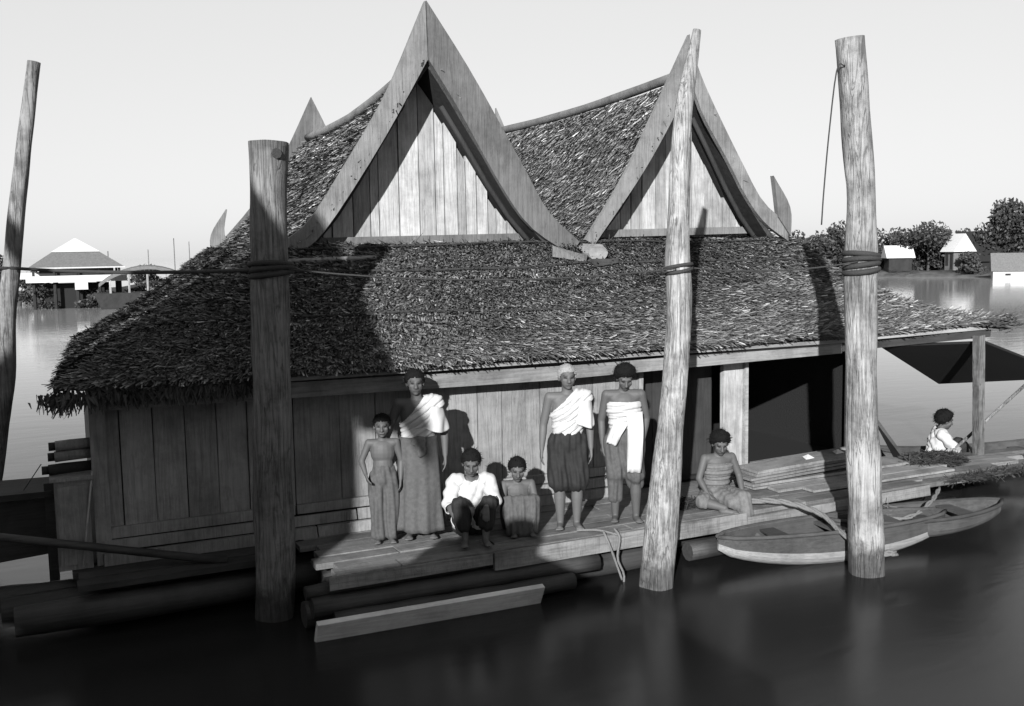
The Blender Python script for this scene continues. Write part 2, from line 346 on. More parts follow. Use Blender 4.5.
def prism(name, poly, y0, y1, mat, parent):
    n = len(poly); V = [(x, y0, z) for x, z in poly]+[(x, y1, z) for x, z in poly]
    F = [tuple(range(n)), tuple(range(2*n-1, n-1, -1))]+[((i+1) % n, i, n+i, n+(i+1) % n) for i in range(n)]
    me = bpy.data.meshes.new(name); bm = bmesh.new(); vs = [bm.verts.new(p) for p in V]
    for f in F: bm.faces.new([vs[i] for i in f])
    bmesh.ops.recalc_face_normals(bm, faces=bm.faces); bm.to_mesh(me); bm.free()
    return link(name, me, mat, parent)
def ribbon(name, outer, inner, y0, y1, mat, parent, n=14):
    O, I = cat(outer, n), cat(inner, n); V, F = [], []
    for o_, i_ in zip(O, I):
        V += [(o_[0], y0, o_[1]), (i_[0], y0, i_[1]), (i_[0], y1, i_[1]), (o_[0], y1, o_[1])]
    for k_ in range(n-1):
        a, b = k_*4, k_*4+4
        for e in range(4): F.append((a+e, a+(e+1) % 4, b+(e+1) % 4, b+e))
    F += [(3, 2, 1, 0), (4*n-4, 4*n-3, 4*n-2, 4*n-1)]
    me = bpy.data.meshes.new(name); me.from_pydata(V, [], F); bm = bmesh.new(); bm.from_mesh(me); bmesh.ops.recalc_face_normals(bm, faces=bm.faces); bm.to_mesh(me); bm.free()
    return link(name, me, mat, parent)
PROF = [(0, 4.93), (0.22, 4.62), (0.47, 4.24), (0.75, 3.80), (1.0, 3.45), (1.25, 3.18), (1.45, 3.02), (1.62, 2.93)]
def upper_roof(cx, yf, yb, hw, ridge_b, wall_y, zb, tilt=0.0, dens=(1300, 700), sag=0.13):
    k_ = hw/1.62
    for side, dn in ((-1, dens[0]), (1, dens[1])):
        rows = []; ny = 26
        for i in range(ny):
            u = i/(ny-1); uu = u if side > 0 else 1-u; y = yb+(yf-yb)*uu; f = 1-uu; row = []
            for (s, z) in cat(PROF, 15)[::-1]:
                zz = z+(ridge_b*f-sag*math.sin(math.pi*f))*(z-2.9)/2.03; p = [cx+side*s*k_+tilt*(z-3), y, zz]; p[2] += wob(p, 1.6, 0.035); row.append(p)
            rows.append(row)
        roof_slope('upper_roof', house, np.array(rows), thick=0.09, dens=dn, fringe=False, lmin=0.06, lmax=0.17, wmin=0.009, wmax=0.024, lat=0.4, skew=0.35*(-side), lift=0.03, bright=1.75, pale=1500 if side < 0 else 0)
    rp = [(cx, y, 4.99+ridge_b*(yf-y)/(yf-yb)*1.0-sag*math.sin(math.pi*(yf-y)/(yf-yb))+tilt*1.9*0) for y in np.linspace(yf+0.1, yb-0.02, 12)]
    tube('ridge_cap', [(p[0]+tilt*1.95, p[1], p[2]) for p in rp], 0.06, 'barge', house, seg=8, rough=0.15)
    # gable boards, one by one
    gw = mesh('gable_wall', [(cx-1.2*k_, wall_y+0.05, zb), (cx+1.2*k_, wall_y+0.05, zb), (cx+tilt*1.6, wall_y+0.05, 4.66), (cx-1.2*k_, wall_y+0.09, zb), (cx+1.2*k_, wall_y+0.09, zb), (cx+tilt*1.6, wall_y+0.09, 4.66)],
              [(0, 1, 2), (5, 4, 3), (0, 3, 4, 1), (1, 4, 5, 2), (2, 5, 3, 0)], 'dark', house)
    def top(x): return np.interp(abs(x-cx)/k_, [p[0] for p in PROF], [p[1] for p in PROF])-0.10
    x = cx-1.32*k_
    while x < cx+1.30*k_:
        wd = random.choice((0.10, 0.13, 0.15, 0.19, 0.23)); x1 = min(x+wd, cx+1.32*k_); g = 0.006; dr_ = random.choice((0, 0, 0.02, 0.05, 0.09)); t0, t1 = top(x+g)-dr_, top(x1-g)-dr_
        poly = [(x+g, zb-0.05), (x1-g, zb-0.05), (x1-g, max(t1, zb)), (x+g, max(t0, zb))]
        if x < cx < x1: poly = [(x+g, zb-0.05), (x1-g, zb-0.05), (x1-g, t1), (cx, top(cx)), (x+g, t0)]
        yo = random.uniform(-0.012, 0.012); prism('gable_board', poly, wall_y-0.02+yo, wall_y+0.03+yo, 'gable', gw); x = x1
    beam('gable_sill', (cx-1.36*k_, wall_y-0.07, zb+0.0), (cx+1.36*k_, wall_y-0.07, zb+0.035), (0, 0, 1), 0.085, 0.10, 'barge', house)
    return gw
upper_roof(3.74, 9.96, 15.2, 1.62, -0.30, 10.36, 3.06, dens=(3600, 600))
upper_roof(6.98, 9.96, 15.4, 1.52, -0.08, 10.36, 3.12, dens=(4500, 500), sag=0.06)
# rafters seen under the overhang
for cx, k_ in ((3.74, 1.0), (6.98, 0.94)):
    for sd in (-1, 1):
        pts = [(cx+sd*s*k_*0.98, 10.16, z-0.13) for s, z in PROF[1:-1]]
        tube('rafter', pts, 0.03, 'dark', house, seg=6)
Y0, Y1 = 9.885, 9.945
ribbon('bargeboard', [(3.715, 5.50), (4.207, 4.794), (4.775, 3.868), (5.08, 3.37), (5.47, 3.03)], [(3.725, 4.91), (4.03, 4.45), (4.51, 3.65), (4.86, 3.20), (5.36, 2.88)], Y0, Y1, 'barge', house)
ribbon('bargeboard', [(3.705, 5.50), (3.264, 4.56), (2.822, 3.85), (2.40, 3.25), (1.98, 2.98)], [(3.715, 4.91), (3.20, 4.06), (2.63, 3.24), (2.35, 2.98), (2.06, 2.86)], Y0+0.005, Y1+0.005, 'barge', house)
ribbon('bargeboard', [(6.955, 5.40), (6.52, 4.60), (6.04, 3.74), (5.545, 3.05)], [(6.985, 4.88), (6.66, 4.33), (6.26, 3.74), (5.66, 2.99)], Y0, Y1, 'barge', house)
ribbon('bargeboard', [(6.995, 5.22), (7.16, 4.86), (7.434, 4.40), (7.732, 3.93), (8.039, 3.49), (8.42, 3.22)], [(6.995, 4.83), (7.16, 4.47), (7.50, 3.98), (7.80, 3.52), (8.08, 3.22), (8.44, 3.00)], Y0+0.005, Y1+0.005, 'barge', house)
ribbon('finial', [(8.26, 3.30), (8.23, 3.50), (8.18, 3.80)], [(8.46, 3.06), (8.44, 3.42), (8.185, 3.79)], Y0-0.02, Y1-0.01, 'barge', house, 9)
# rear gable boards of the left roof, with their upswept end
ribbon('bargeboard', [(3.83, 5.30), (3.40, 4.45), (2.92, 3.72), (2.30, 3.02)], [(3.83, 4.70), (3.46, 4.10), (3.02, 3.45), (2.45, 2.88)], 15.22, 15.27, 'barge', house)
ribbon('bargeboard', [(3.83, 5.30), (4.26, 4.45), (4.74, 3.72), (5.36, 3.02)], [(3.83, 4.70), (4.20, 4.10), (4.64, 3.45), (5.21, 2.88)], 15.225, 15.275, 'barge', house)
ribbon('finial', [(2.26, 2.92), (2.27, 3.25), (2.50, 3.62)], [(2.62, 2.95), (2.46, 3.25), (2.51, 3.61)], 15.19, 15.25, 'barge', house, 9)
ribbon('bargeboard', [(6.98, 5.30), (7.4, 4.45), (7.9, 3.72), (8.5, 3.02)], [(6.98, 4.80), (7.34, 4.20), (7.78, 3.55), (8.35, 2.98)], 15.42, 15.47, 'barge', house)
# valley gutter between the two roofs
v, f = tubev([(5.56, 9.60, 2.90), (5.54, 12.5, 2.98), (5.52, 15.3, 2.98)], 0.125, 14, 0.35, squash=0.75); mesh('valley_gutter', v, f, 'beam', house, smooth=False)
beam('gutter_block', (5.02, 9.66, 2.93), (5.40, 9.60, 2.85), (0, 0, 1), 0.11, 0.05, 'barge', house, 0.02, 0.06)
beam('gutter_block', (5.42, 9.56, 2.79), (5.74, 9.58, 2.80), (0, 0, 1), 0.07, 0.14, 'darkx', house, 0.02, 0.04)
# bamboo laid along the skirt roof
for x0, y0, z0, x1, y1, z1 in ((2.1, 9.72, 2.88, 3.05, 9.74, 2.90),):
    tube('bamboo_batten', [(x0, y0, z0), (x1, y1, z1)], 0.022, 'beam', house, seg=8)

# walls ------------------------------------------------------------
WY = 8.80
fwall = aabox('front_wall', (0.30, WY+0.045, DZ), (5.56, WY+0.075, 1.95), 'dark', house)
x = 0.30
while x < 5.53:
    wd = random.choice((0.2, 0.26, 0.34, 0.42)); x1 = min(x+wd, 5.56); yo = random.uniform(-0.010, 0.010)
    if 5.56-x1 < 0.12: x1 = 5.56
    aabox('wall_board', (x+0.004, WY-0.005+yo, 0.70), (x1-0.004, WY+0.035+yo, 1.95), 'wall', fwall, 0.003); x = x1
for k_, z in enumerate((0.425, 0.53, 0.63)):               # low boards stepping out at the foot of the wall
    a = 0.32
    while a < 5.4:
        b = min(a+random.uniform(1.2, 2.2), 5.5+0.06*k_); beam('foot_board', (a, WY-0.10+0.035*k_, z+0.045), (b-0.015, WY-0.10+0.035*k_, z+0.045), (0, 0, 1), 0.092, 0.05, 'wall', fwall, 0.006); a = b
beam('corner_post', (0.33, WY-0.03, DZ), (0.33, WY-0.03, 1.95), (1, 0, 0), 0.12, 0.10, 'wall', house)
beam('eave_beam', (0.30, 8.56, 1.80), (4.6, 8.56, 1.755), (0, 0, 1), 0.13, 0.07, 'beam', house)
beam('eave_beam', (4.605, 8.56, 1.755), (8.05, 8.56, 1.80), (0, 0, 1), 0.13, 0.07, 'beam', house)
beam('eave_beam', (8.055, 8.58, 1.80), (10.4, 8.55, 1.84), (0, 0, 1), 0.09, 0.07, 'darkx', house)
beam('eave_batten', (0.25, 8.46, 1.89), (8.1, 8.46, 1.885), (0, 0, 1), 0.035, 0.05, 'beam', house)
door = aabox('door_panel', (5.58, 9.02, DZ), (6.62, 9.06, 1.95), 'dark', house)  # dark boards close the opening; its shade is put into their colour
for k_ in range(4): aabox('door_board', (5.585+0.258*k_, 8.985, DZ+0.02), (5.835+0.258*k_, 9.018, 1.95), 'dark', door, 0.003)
aabox('door_post', (6.62, 8.78, DZ), (6.875, 8.84, 1.95), 'gable', house)
aabox('door_jamb', (6.885, 8.74, DZ), (6.925, 8.86, 1.95), 'beam', house)
beam('door_jamb', (5.50, 8.76, DZ), (5.575, 8.79, 1.95), (1, 0, 0), 0.05, 0.05, 'wall', house)
aabox('corner_post', (8.44, 8.76, DZ), (8.56, 8.88, 1.95), 'darkx', house)
aabox('corner_post', (8.70, 8.74, DZ), (8.78, 8.82, 1.95), 'wall', house)
aabox('inner_partition', (6.9, 12.2, DZ), (8.58, 12.24, 2.6), 'mat', house)  # room surfaces near-black; the shade is put into their colour
aabox('inner_partition', (6.66, 9.1, DZ), (6.70, 12.2, 1.95), 'mat', house)
aabox('side_wall', (8.60, 8.88, DZ), (8.65, 13.2, 1.95), 'mat', house)
aabox('side_wall', (0.36, 8.88, DZ), (0.41, 13.2, 1.86), 'wall', house)
aabox('rear_wall', (0.41, 13.15, DZ), (8.6, 13.2, 1.86), 'wall', house)
aabox('inner_floor', (0.4, 8.9, DZ+0.005), (8.6, 13.1, DZ+0.04), 'mat', house)
beam('porch_post', (10.13, 8.42, 0.30), (10.07, 8.40, 1.84), (1, 0, 0), 0.095, 0.09, 'postd', house, 0.01)
beam('porch_post', (10.2, 13.8, 0.30), (10.2, 13.8, 1.9), (1, 0, 0), 0.095, 0.09, 'postd', house, 0.01)
beam('sill_board', (6.95, 8.72, 0.53), (8.45, 8.72, 0.56), (0, 0, 1), 0.10, 0.05, 'pile', house)
aw = [(8.66, 8.56, 1.80), (11.10, 9.9, 1.04), (13.9, 9.9, 0.93), (10.36, 8.56, 1.75)]
awn = mesh('awning', [*aw, *[(a, b, c-0.03) for a, b, c in aw]], [(3, 2, 1, 0), (4, 5, 6, 7), (0, 1, 5, 4), (1, 2, 6, 5), (2, 3, 7, 6), (3, 0, 4, 7)], 'mat')
tag(awn, 'dark woven mat awning sloping out under the right end of the thatch', 'awning')

# ------------------------------------------------------------------ the raft it floats on
raft = thing('raft', 'low timber and bamboo raft carrying the floating house and its front walkway', 'raft', (4.4, 8.0, 0.0))
aabox('raft_base', (0.2, 8.9, 0.12), (8.9, 13.5, 0.40), 'darkx', raft)
def deck_row(y, w, xs, z, mat='deck', t=0.05, dzz=0.0):
    for a, b in zip(xs[:-1], xs[1:]):
        zz = z+random.uniform(-0.006, 0.006); beam('deck_board', (a+0.006, y+random.uniform(-.006, .006), zz+dzz), (b-0.006, y+random.uniform(-.006, .006), zz), (0, 1, 0), w-0.012, t, mat, raft, 0.004)
for j, y in enumerate(np.arange(7.63, 8.74, 0.185)):
    o_ = (j*0.9) % 1.7; deck_row(y, 0.185, [1.95+0.08*math.sin(j*2.1), 2.5+o_, 4.7+o_*0.4, 6.7-o_*0.3, 8.3+0.2*math.sin(j)], DZ-0.025)
for j, y in enumerate((8.35, 8.53, 8.70)): deck_row(y, 0.175, [0.1+0.1*math.sin(j*3), 1.8+0.01*j], DZ-0.03, 'darkx')
beam('edge_board', (3.30, 7.505, 0.345), (5.92, 7.505, 0.355), (0, 0, 1), 0.145, 0.045, 'deck', raft, 0.004)
beam('edge_board', (1.9, 7.53, 0.37), (3.29, 7.52, 0.36), (0, 0, 1), 0.09, 0.045, 'deck', raft, 0.01)
beam('edge_board', (5.93, 7.51, 0.33), (8.3, 7.50, 0.37), (0, 0, 1), 0.10, 0.05, 'deck', raft, 0.008)
for k_, (y, z, r, x0, x1) in enumerate(((7.55, 0.19, 0.085, 1.75, 4.3), (7.70, 0.10, 0.11, 1.72, 5.2), (7.42, 0.10, 0.07, 1.9, 4.0), (7.9, 0.18, 0.12, 1.95, 8.6), (8.15, 0.18, 0.12, 1.98, 8.9), (8.38, 0.18, 0.12, -0.35, 8.7), (8.65, 0.16, 0.12, -0.45, 9.0), (7.6, 0.12, 0.09, 5.3, 8.8), (7.62, 0.29, 0.06, 1.72, 3.6))):
    pts = cat([(x0, y+random.uniform(-.05, .05), z), ((x0+x1)/2, y, z+random.uniform(-.02, .03)), (x1, y+random.uniform(-.04, .04), z)], 14)
    tube('bamboo_log', pts, [r*(1+0.06*math.sin(i*1.9)) for i in range(14)], 'log', raft, seg=10, rough=0.12)
for y in (7.95, 9.5, 12.5): 
    for x in (2.3, 4.2, 6.1, 8.0): aabox('raft_float', (x, y-0.05, -0.25), (x+0.25, y+0.06, 0.12), 'darkx', raft)
# right end of the raft
for j, (y, x0, x1, z) in enumerate(((7.72, 7.2, 9.35, 0.40), (7.92, 7.6, 9.8, 0.41), (8.12, 8.3, 10.3, 0.40), (8.32, 8.3, 10.6, 0.395), (8.52, 8.4, 10.9, 0.40))):
    beam('deck_board', (x0, y, z-0.01+0.02*(j % 2)), (x1, y-0.02*j, z-0.04), (0, 1, 0), 0.18, 0.05, 'deck', raft, 0.01)

# ------------------------------------------------------------------ mooring posts and ropes
def mooring(pts, radii, mat, label, n=48):
    P = cat(pts, n); rr = np.interp(np.linspace(0, 1, n), np.linspace(0, 1, len(radii)), radii)
    o = tube('mooring_post', P, list(rr), mat, None, seg=26, rough=0.20, nscale=3.2)
    return tag(o, label, 'post', 'mooring posts around the raft')
mooring([(-1.05, 11, -1.2), (-0.483, 11, 1.368), (-0.322, 11, 2.547), (-0.145, 11, 3.714), (0.047, 11, 4.852)], [0.13, 0.11, 0.085, 0.072, 0.062], 'post', 'thin leaning mooring post standing in the water left of the house')
p1 = mooring([(1.539, 8.05, -0.8), (1.569, 8.05, 0.127), (1.605, 8.05, 1.374), (1.639, 8.05, 2.586), (1.649, 8.05, 3.377), (1.668, 8.05, 3.828)], [0.165, 0.162, 0.160, 0.155, 0.146, 0.140, 0.150], 'postd', 'thick square-topped mooring post in front of the left roof')
tube('dark_mortise_plug', [(1.698, 7.897, 3.728), (1.698, 7.96, 3.728)], 0.042, 'rope', p1, seg=8)  # dark plug; the shade of the hole is put into its colour
mooring([(4.64, 7.2, -0.9), (4.733, 7.2, 0.092), (4.839, 7.2, 1.195), (4.944, 7.2, 2.237), (4.944, 7.2, 2.925), (4.995, 7.2, 4.021), (5.137, 7.2, 4.775)], [0.15, 0.145, 0.125, 0.108, 0.110, 0.095, 0.075, 0.035], 'post', 'pale crooked mooring post tapering to a point, crossing the right gable')
p3 = mooring([(6.60, 6.6, -0.9), (6.55, 6.6, 0.306), (6.49, 6.6, 1.312), (6.432, 6.6, 2.29), (6.433, 6.6, 3.155), (6.345, 6.6, 3.999), (6.263, 6.6, 4.673)], [0.15, 0.15, 0.145, 0.128, 0.135, 0.128, 0.118, 0.125], 'post', 'pale bowed mooring post with a dangling cord, right of the two gables')
def wraps(name, c, r, n, dz, mat, label, th=0.022, tilt=0.02):
    parts = []
    for k_ in range(n):
        ring = [(c[0]+r*math.cos(a), c[1]+r*math.sin(a), c[2]+k_*dz+tilt*math.cos(a+k_)) for a in np.linspace(0, 2*math.pi, 21)]
        parts.append(tubev(ring, th, 7))
    v, f = merge(parts); return tag(mesh(name, v, f, mat, smooth=True), label, 'rope', 'rope lashings on the posts')
wraps('rope_lashing', (1.649, 8.05, 2.795), 0.165, 3, 0.035, 'rope', 'black rope lashing round the thick square-topped post')
wraps('rope_lashing', (4.945, 7.2, 2.75), 0.116, 2, 0.035, 'rope', 'black rope lashing round the crooked pointed post', 0.016)
wraps('rope_lashing', (6.433, 6.6, 2.72), 0.142, 4, 0.045, 'rope', 'wide black rope lashing round the bowed post', 0.024)
def cable(a, b, sag, r, mat, label, name='rope', cat_='rope', wob_=0.0):
    a, b = Vector(a), Vector(b); P = []
    for i in range(24):
        t = i/23; p = a.lerp(b, t); p.z -= sag*4*t*(1-t); P.append(p+Vector((0, 0, wob_*math.sin(9*t))))
    return tag(tube(name, P, r, mat, None, seg=7), label, cat_)
cable((-6.0, 12.5, 3.0), (-0.27, 10.93, 2.86), 0.05, 0.018, 'rope', 'dark mooring rope running off to the left from the thin leaning post')
cable((-0.27, 10.88, 2.86), (1.51, 7.97, 2.83), 0.03, 0.016, 'rope', 'dark mooring rope from the thin leaning post to the thick square-topped post')
cable((1.75, 7.91, 2.83), (4.85, 7.09, 2.77), 0.09, 0.007, 'rope', 'thin dark cord from the thick square-topped post to the crooked post')
cable((5.04, 7.10, 2.77), (6.32, 6.52, 2.80), 0.05, 0.007, 'rope', 'thin dark cord from the crooked post to the bowed post')
cd = tag(tube('cord', cat([(6.16, 6.54, 4.43), (6.09, 6.56, 4.40), (6.035, 6.58, 3.9), (5.985, 6.58, 3.4), (5.965, 6.58, 3.115)], 16), 0.006, 'rope', None, seg=6), 'thin cord dangling from the top of the bowed post', 'cord')
# twisted rope looped from the walkway round the bowed post
rp = cat([(6.0, 7.75, 0.47), (6.3, 7.45, 0.50), (6.52, 7.15, 0.42), (6.52, 6.85, 0.30), (6.55, 6.52, 0.22), (6.75, 6.44, 0.20)], 30); parts = []
for ph in (0, 2.1, 4.2): parts.append(tubev([(p[0]+0.014*math.cos(i*0.9+ph), p[1]+0.014*math.sin(i*0.9+ph), p[2]+0.014*math.sin(i*0.9+ph)) for i, p in enumerate(rp)], 0.016, 6))
v, f = merge(parts); tag(mesh('mooring_rope', v, f, 'fibre', smooth=True), 'thick twisted rope tying the walkway to the bowed post', 'rope')
v, f = merge([tubev(cat(q, 14), 0.011, 6) for q in ([(4.47, 7.50, 0.47), (4.49, 7.44, 0.40), (4.46, 7.43, 0.22), (4.52, 7.42, 0.06), (4.50, 7.42, -0.1)], [(4.36, 7.50, 0.46), (4.38, 7.44, 0.36), (4.46, 7.43, 0.14), (4.50, 7.42, 0.02)], [(4.2, 7.7, 0.44), (4.36, 7.6, 0.445), (4.49, 7.46, 0.42)])])
tag(mesh('hanging_rope', v, f, 'fibre', smooth=True), 'frayed pale rope hanging over the edge board near the standing women', 'rope')
rp = cat([(7.2, 7.25, 0.24), (7.6, 7.1, 0.26), (8.0, 7.2, 0.34), (8.35, 7.4, 0.40)], 24)
v, f = merge([tubev([(p[0]+0.009*math.cos(i+ph), p[1]+0.009*math.sin(i+ph), p[2]+0.010*math.sin(i+ph)) for i, p in enumerate(rp)], 0.013, 6) for ph in (0, 3.1)])
tag(mesh('mooring_rope', v, f, 'fibre', smooth=True), 'old rope trailing from the dark boat prow to the raft end', 'rope')

# ------------------------------------------------------------------ boats
def sampan(name, a, b, beam_w, depth, z0, rise, mat, label, end_w=0.12, thwarts=3, dark_top=False):
    a, b = Vector(a), Vector(b); d = (b-a); L = d.length; d.normalize(); s = Vector((d.y, -d.x, 0))
    t_ = thing(name, label, 'boat', ((a+b)/2).to_tuple(), 'small boats moored at the raft'); n = 22; V, F = [], []; sec = 17; rim_l, rim_r = [], []
    for i in range(n):
        u = i/(n-1); w_ = beam_w*(end_w+(1-end_w)*(math.sin(math.pi*u)**0.55)); zr = rise*abs(2*u-1)**2.4; c = a+d*(L*u)
        dd = depth*(0.35+0.65*(math.sin(math.pi*u)**0.6))
        for inner in (0, 1):
            for k_ in range(sec):
                th = math.pi*k_/(sec-1); x_ = math.cos(th); y_ = -math.sin(th)**0.4 if 0 < k_ < sec-1 else 0
                ww = w_/2-(0.025 if inner else 0); de = dd-(0.03 if inner else 0)
                V.append(c+s*(x_*ww)+Vector((0, 0, z0+depth+zr+y_*de)))
        rim_l.append(c+s*(w_/2)+Vector((0, 0, z0+depth+zr))); rim_r.append(c-s*(w_/2)+Vector((0, 0, z0+depth+zr)))
    st = sec*2
    for i in range(n-1):
        for k_ in range(sec-1):
            q = i*st+k_; F.append((q, q+1, q+1+st, q+st)); q += sec; F.append((q+st, q+1+st, q+1, q))
        for e in (0, sec-1): F.append((i*st+e, (i+1)*st+e, (i+1)*st+sec+e, i*st+sec+e))
    for i in (0, n-1):
        for k_ in range(sec-1): F.append((i*st+k_, i*st+k_+1, i*st+sec+k_+1, i*st+sec+k_))
        F.append(tuple(i*st+sec+k_ for k_ in range(sec)))
    me = bpy.data.meshes.new('hull'); bm = bmesh.new(); vs = [bm.verts.new(p) for p in V]
    for q in F: bm.faces.new([vs[i] for i in q])
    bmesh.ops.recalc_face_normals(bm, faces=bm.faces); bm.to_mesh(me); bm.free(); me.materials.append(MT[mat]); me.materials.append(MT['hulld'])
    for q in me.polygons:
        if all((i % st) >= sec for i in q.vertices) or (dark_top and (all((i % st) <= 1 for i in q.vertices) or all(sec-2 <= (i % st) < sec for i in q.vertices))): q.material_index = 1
    link('hull', me, None, t_)
    for rim in (rim_l, rim_r): tube('gunwale', rim, 0.02, 'hulld', t_, seg=6)
    for k_ in range(thwarts):
        u = (k_+1)/(thwarts+1); c = a+d*(L*u)+Vector((0, 0, z0+depth*0.86)); ww = beam_w*(math.sin(math.pi*u)**0.55)*0.9
        beam('thwart', c-s*ww/2, c+s*ww/2, d, 0.16, 0.025, 'hulld', t_)
    return t_
sampan('sampan', (5.45, 7.30, 0), (7.95, 6.98, 0), 0.55, 0.36, -0.05, 0.0, 'hull', 'sampan with a bright water reflection painted on its sides, in front of the walkway behind the bowed post', end_w=0.05, dark_top=True)
sampan('sampan', (6.7, 7.30, 0), (8.75, 6.98, 0), 0.62, 0.22, 0.06, 0.04, 'hulld', 'dark pointed sampan with its prow sticking out past the raft', end_w=0.03)
sampan('sampan', (9.3, 9.35, 0), (12.2, 8.6, 0), 0.75, 0.32, -0.05, 0.14, 'hulld', 'low dark boat behind the raft in which the paddling person sits', end_w=0.08)
beam_o = beam('floating_plank', (1.72, 7.30, 0.07), (3.62, 7.27, 0.07), (0, -0.55, 1), 0.24, 0.04, 'paleplank', None, 0.006); tag(beam_o, 'long plank painted pale as if sunlit, floating tilted against the bamboo logs at the waterline', 'plank')
barge = thing('barge', 'dark flat barge end jutting in from the left edge of the picture', 'boat', (-1.2, 9.6, 0))
hv = [(-3.2, 9.2, 0.25), (-0.10, 9.3, 0.42), (-0.10, 10.1, 0.42), (-3.2, 10.3, 0.25), (-3.2, 9.15, 0.95), (-0.02, 9.25, 0.92), (-0.02, 10.15, 0.92), (-3.2, 10.35, 0.95)]
mesh('hull', hv, BOXF, 'darkx', barge); beam('rail', (-3.2, 9.22, 0.99), (-0.04, 9.25, 0.96), (0, 1, 0), 0.1, 0.05, 'darkx', barge)
beam('bow_post', (-0.06, 9.26, 0.2), (-0.06, 9.26, 1.05), (1, 0, 0), 0.08, 0.08, 'darkx', barge)
tag(tube('drifting_log', cat([(-0.62, 9.02, 0.17), (0.4, 8.7, 0.20), (1.6, 8.45, 0.16)], 10), [0.11, 0.115, 0.11, 0.115, 0.12, 0.12, 0.12, 0.115, 0.11, 0.1], 'log', None, seg=12, rough=0.15), 'blunt dark log sticking out at the left end of the raft', 'log')
tag(tube('pole', [(-1.6, 8.9, 1.02), (1.25, 8.35, 0.42)], 0.035, 'log', None, seg=8), 'dark slanting pole leaning down onto the left end of the raft', 'pole')
# clutter at the left wall corner
cab = thing('cupboard', 'upright grey plank cupboard against the left corner of the house', 'cupboard', (0.12, 8.86, DZ))
aabox('case', (-0.02, 8.70, DZ), (0.24, 9.05, 1.16), 'wall', cab); aabox('top_board', (-0.05, 8.67, 1.162), (0.27, 9.08, 1.19), 'wall', cab)
aabox('door', (0.0, 8.675, DZ+0.05), (0.22, 8.697, 1.12), 'wall', cab)
for k_, (z, x0, m_) in enumerate(((1.195, -0.02, 'dark'), (1.30, 0.03, 'wall'), (1.385, 0.04, 'wall'))):
    o = thing('bundle', ('dark bundle lying lowest on the plank cupboard', 'grey bundle in the middle on the plank cupboard', 'pale bundle topmost on the plank cupboard')[k_], 'bundle', (0.12, 8.86, z), 'bundles stacked on the cupboard')
    tube('roll', [(x0-0.03, 8.82, z+0.045), (x0+0.08, 8.82, z+0.05), (0.28, 8.84, z+0.05)], 0.046, m_, o, seg=9, rough=0.2); tube('end_knot', [(x0-0.08, 8.82, z+0.045), (x0-0.028, 8.82, z+0.045)], 0.035, 'dark', o, seg=8)
cable((-0.10, 8.8, 1.30), (-0.24, 8.8, 1.10), 0, 0.004, 'rope', 'thin line strung from the bundles on the cupboard', 'fishing_line', 'line')
tag(tube('cane', [(0.16, 8.62, 0.46), (0.27, 8.70, 1.22)], 0.008, 'gable', None, seg=6), 'thin pale cane leaning on the left corner of the house', 'cane')
# ------------------------------------------------------------------ piled boards and brush on the right part of the walkway
pos = 0
for k_, (y, z, x0, x1, wd) in enumerate(((8.34, 0.442, 6.55, 9.05, 0.36), (8.33, 0.475, 6.52, 8.75, 0.35), (8.34, 0.508, 6.56, 8.02, 0.35), (8.32, 0.541, 6.50, 7.98, 0.34), (8.34, 0.574, 6.58, 8.0, 0.35), (8.33, 0.607, 6.60, 7.97, 0.34), (8.05, 0.442, 6.7, 9.1, 0.18), (7.86, 0.442, 7.0, 9.0, 0.17))):
    lb = ('lowest board of the stack before the dark doorway', 'second board from the bottom of the stack before the dark doorway', 'third board from the bottom of the stack before the dark doorway', 'third board from the top of the stack before the dark doorway', 'board just under the topmost one of the stack', 'topmost board of the stack before the dark doorway', 'single board lying along the front of the board stack', 'outermost loose board lying on the walkway near the bowed post')[k_]
    tag(beam('loose_board', (x0, y, z), (x1, y+0.02*math.sin(k_*2.2), z+(0.05 if 1 < k_ < 6 else 0.006)), (0, 1, 0), wd, 0.027, 'pile', None, 0.003), lb, 'board', 'loose boards on the walkway')
def heap(name, label, c, rx, ry, rz, n, L, tone, mat='thatch', cat_='brushwood', dirs=(1, 0.6, 0.28)):
    c = np.array(c); q = rng.normal(0, 1, (n, 3)); q /= np.linalg.norm(q, axis=1, keepdims=True); q *= rng.random((n, 1))**0.4; P = c+q*np.array([rx, ry, rz]); P[:, 2] = np.maximum(P[:, 2], c[2]-0.01)
    D = rng.normal(0, 1, (n, 3))*np.array(dirs); D /= np.linalg.norm(D, axis=1, keepdims=True); S = np.cross(D, rng.normal(0, 1, (n, 3))); S /= np.linalg.norm(S, axis=1, keepdims=True)
    LL = rng.uniform(0.3, 1, (n, 1))*L; w_ = rng.uniform(0.002, 0.006, (n, 1))
    o = quads_mesh(name, np.stack([P-D*LL/2-S*w_, P-D*LL/2+S*w_, P+D*LL/2+S*w_, P+D*LL/2-S*w_], 1), rng.uniform(*tone, n), mat, None, None); return tag(o, label, cat_)
heap('brushwood', 'heap of dry brushwood on the raft behind the piled boards', (9.15, 8.25, 0.44), 0.5, 0.25, 0.10, 4200, 0.22, (0.1, 0.6), dirs=(1, 0.5, 0.15))
heap('brushwood', 'long ragged sheaf of straw lying along the right end of the raft', (9.4, 7.66, 0.375), 0.75, 0.07, 0.03, 3000, 0.22, (0.1, 0.6), dirs=(1, 0.15, 0.07))
heap('brushwood', 'wisps of brushwood hanging at the raft edge behind the bowed post', (7.35, 7.36, 0.24), 0.28, 0.14, 0.12, 600, 0.25, (0.4, 1.3))
heap('brushwood', 'dark heap of nets beside the seated girl on the walkway', (5.55, 8.0, 0.425), 0.22, 0.14, 0.07, 900, 0.16, (0.08, 0.35), cat_='net')
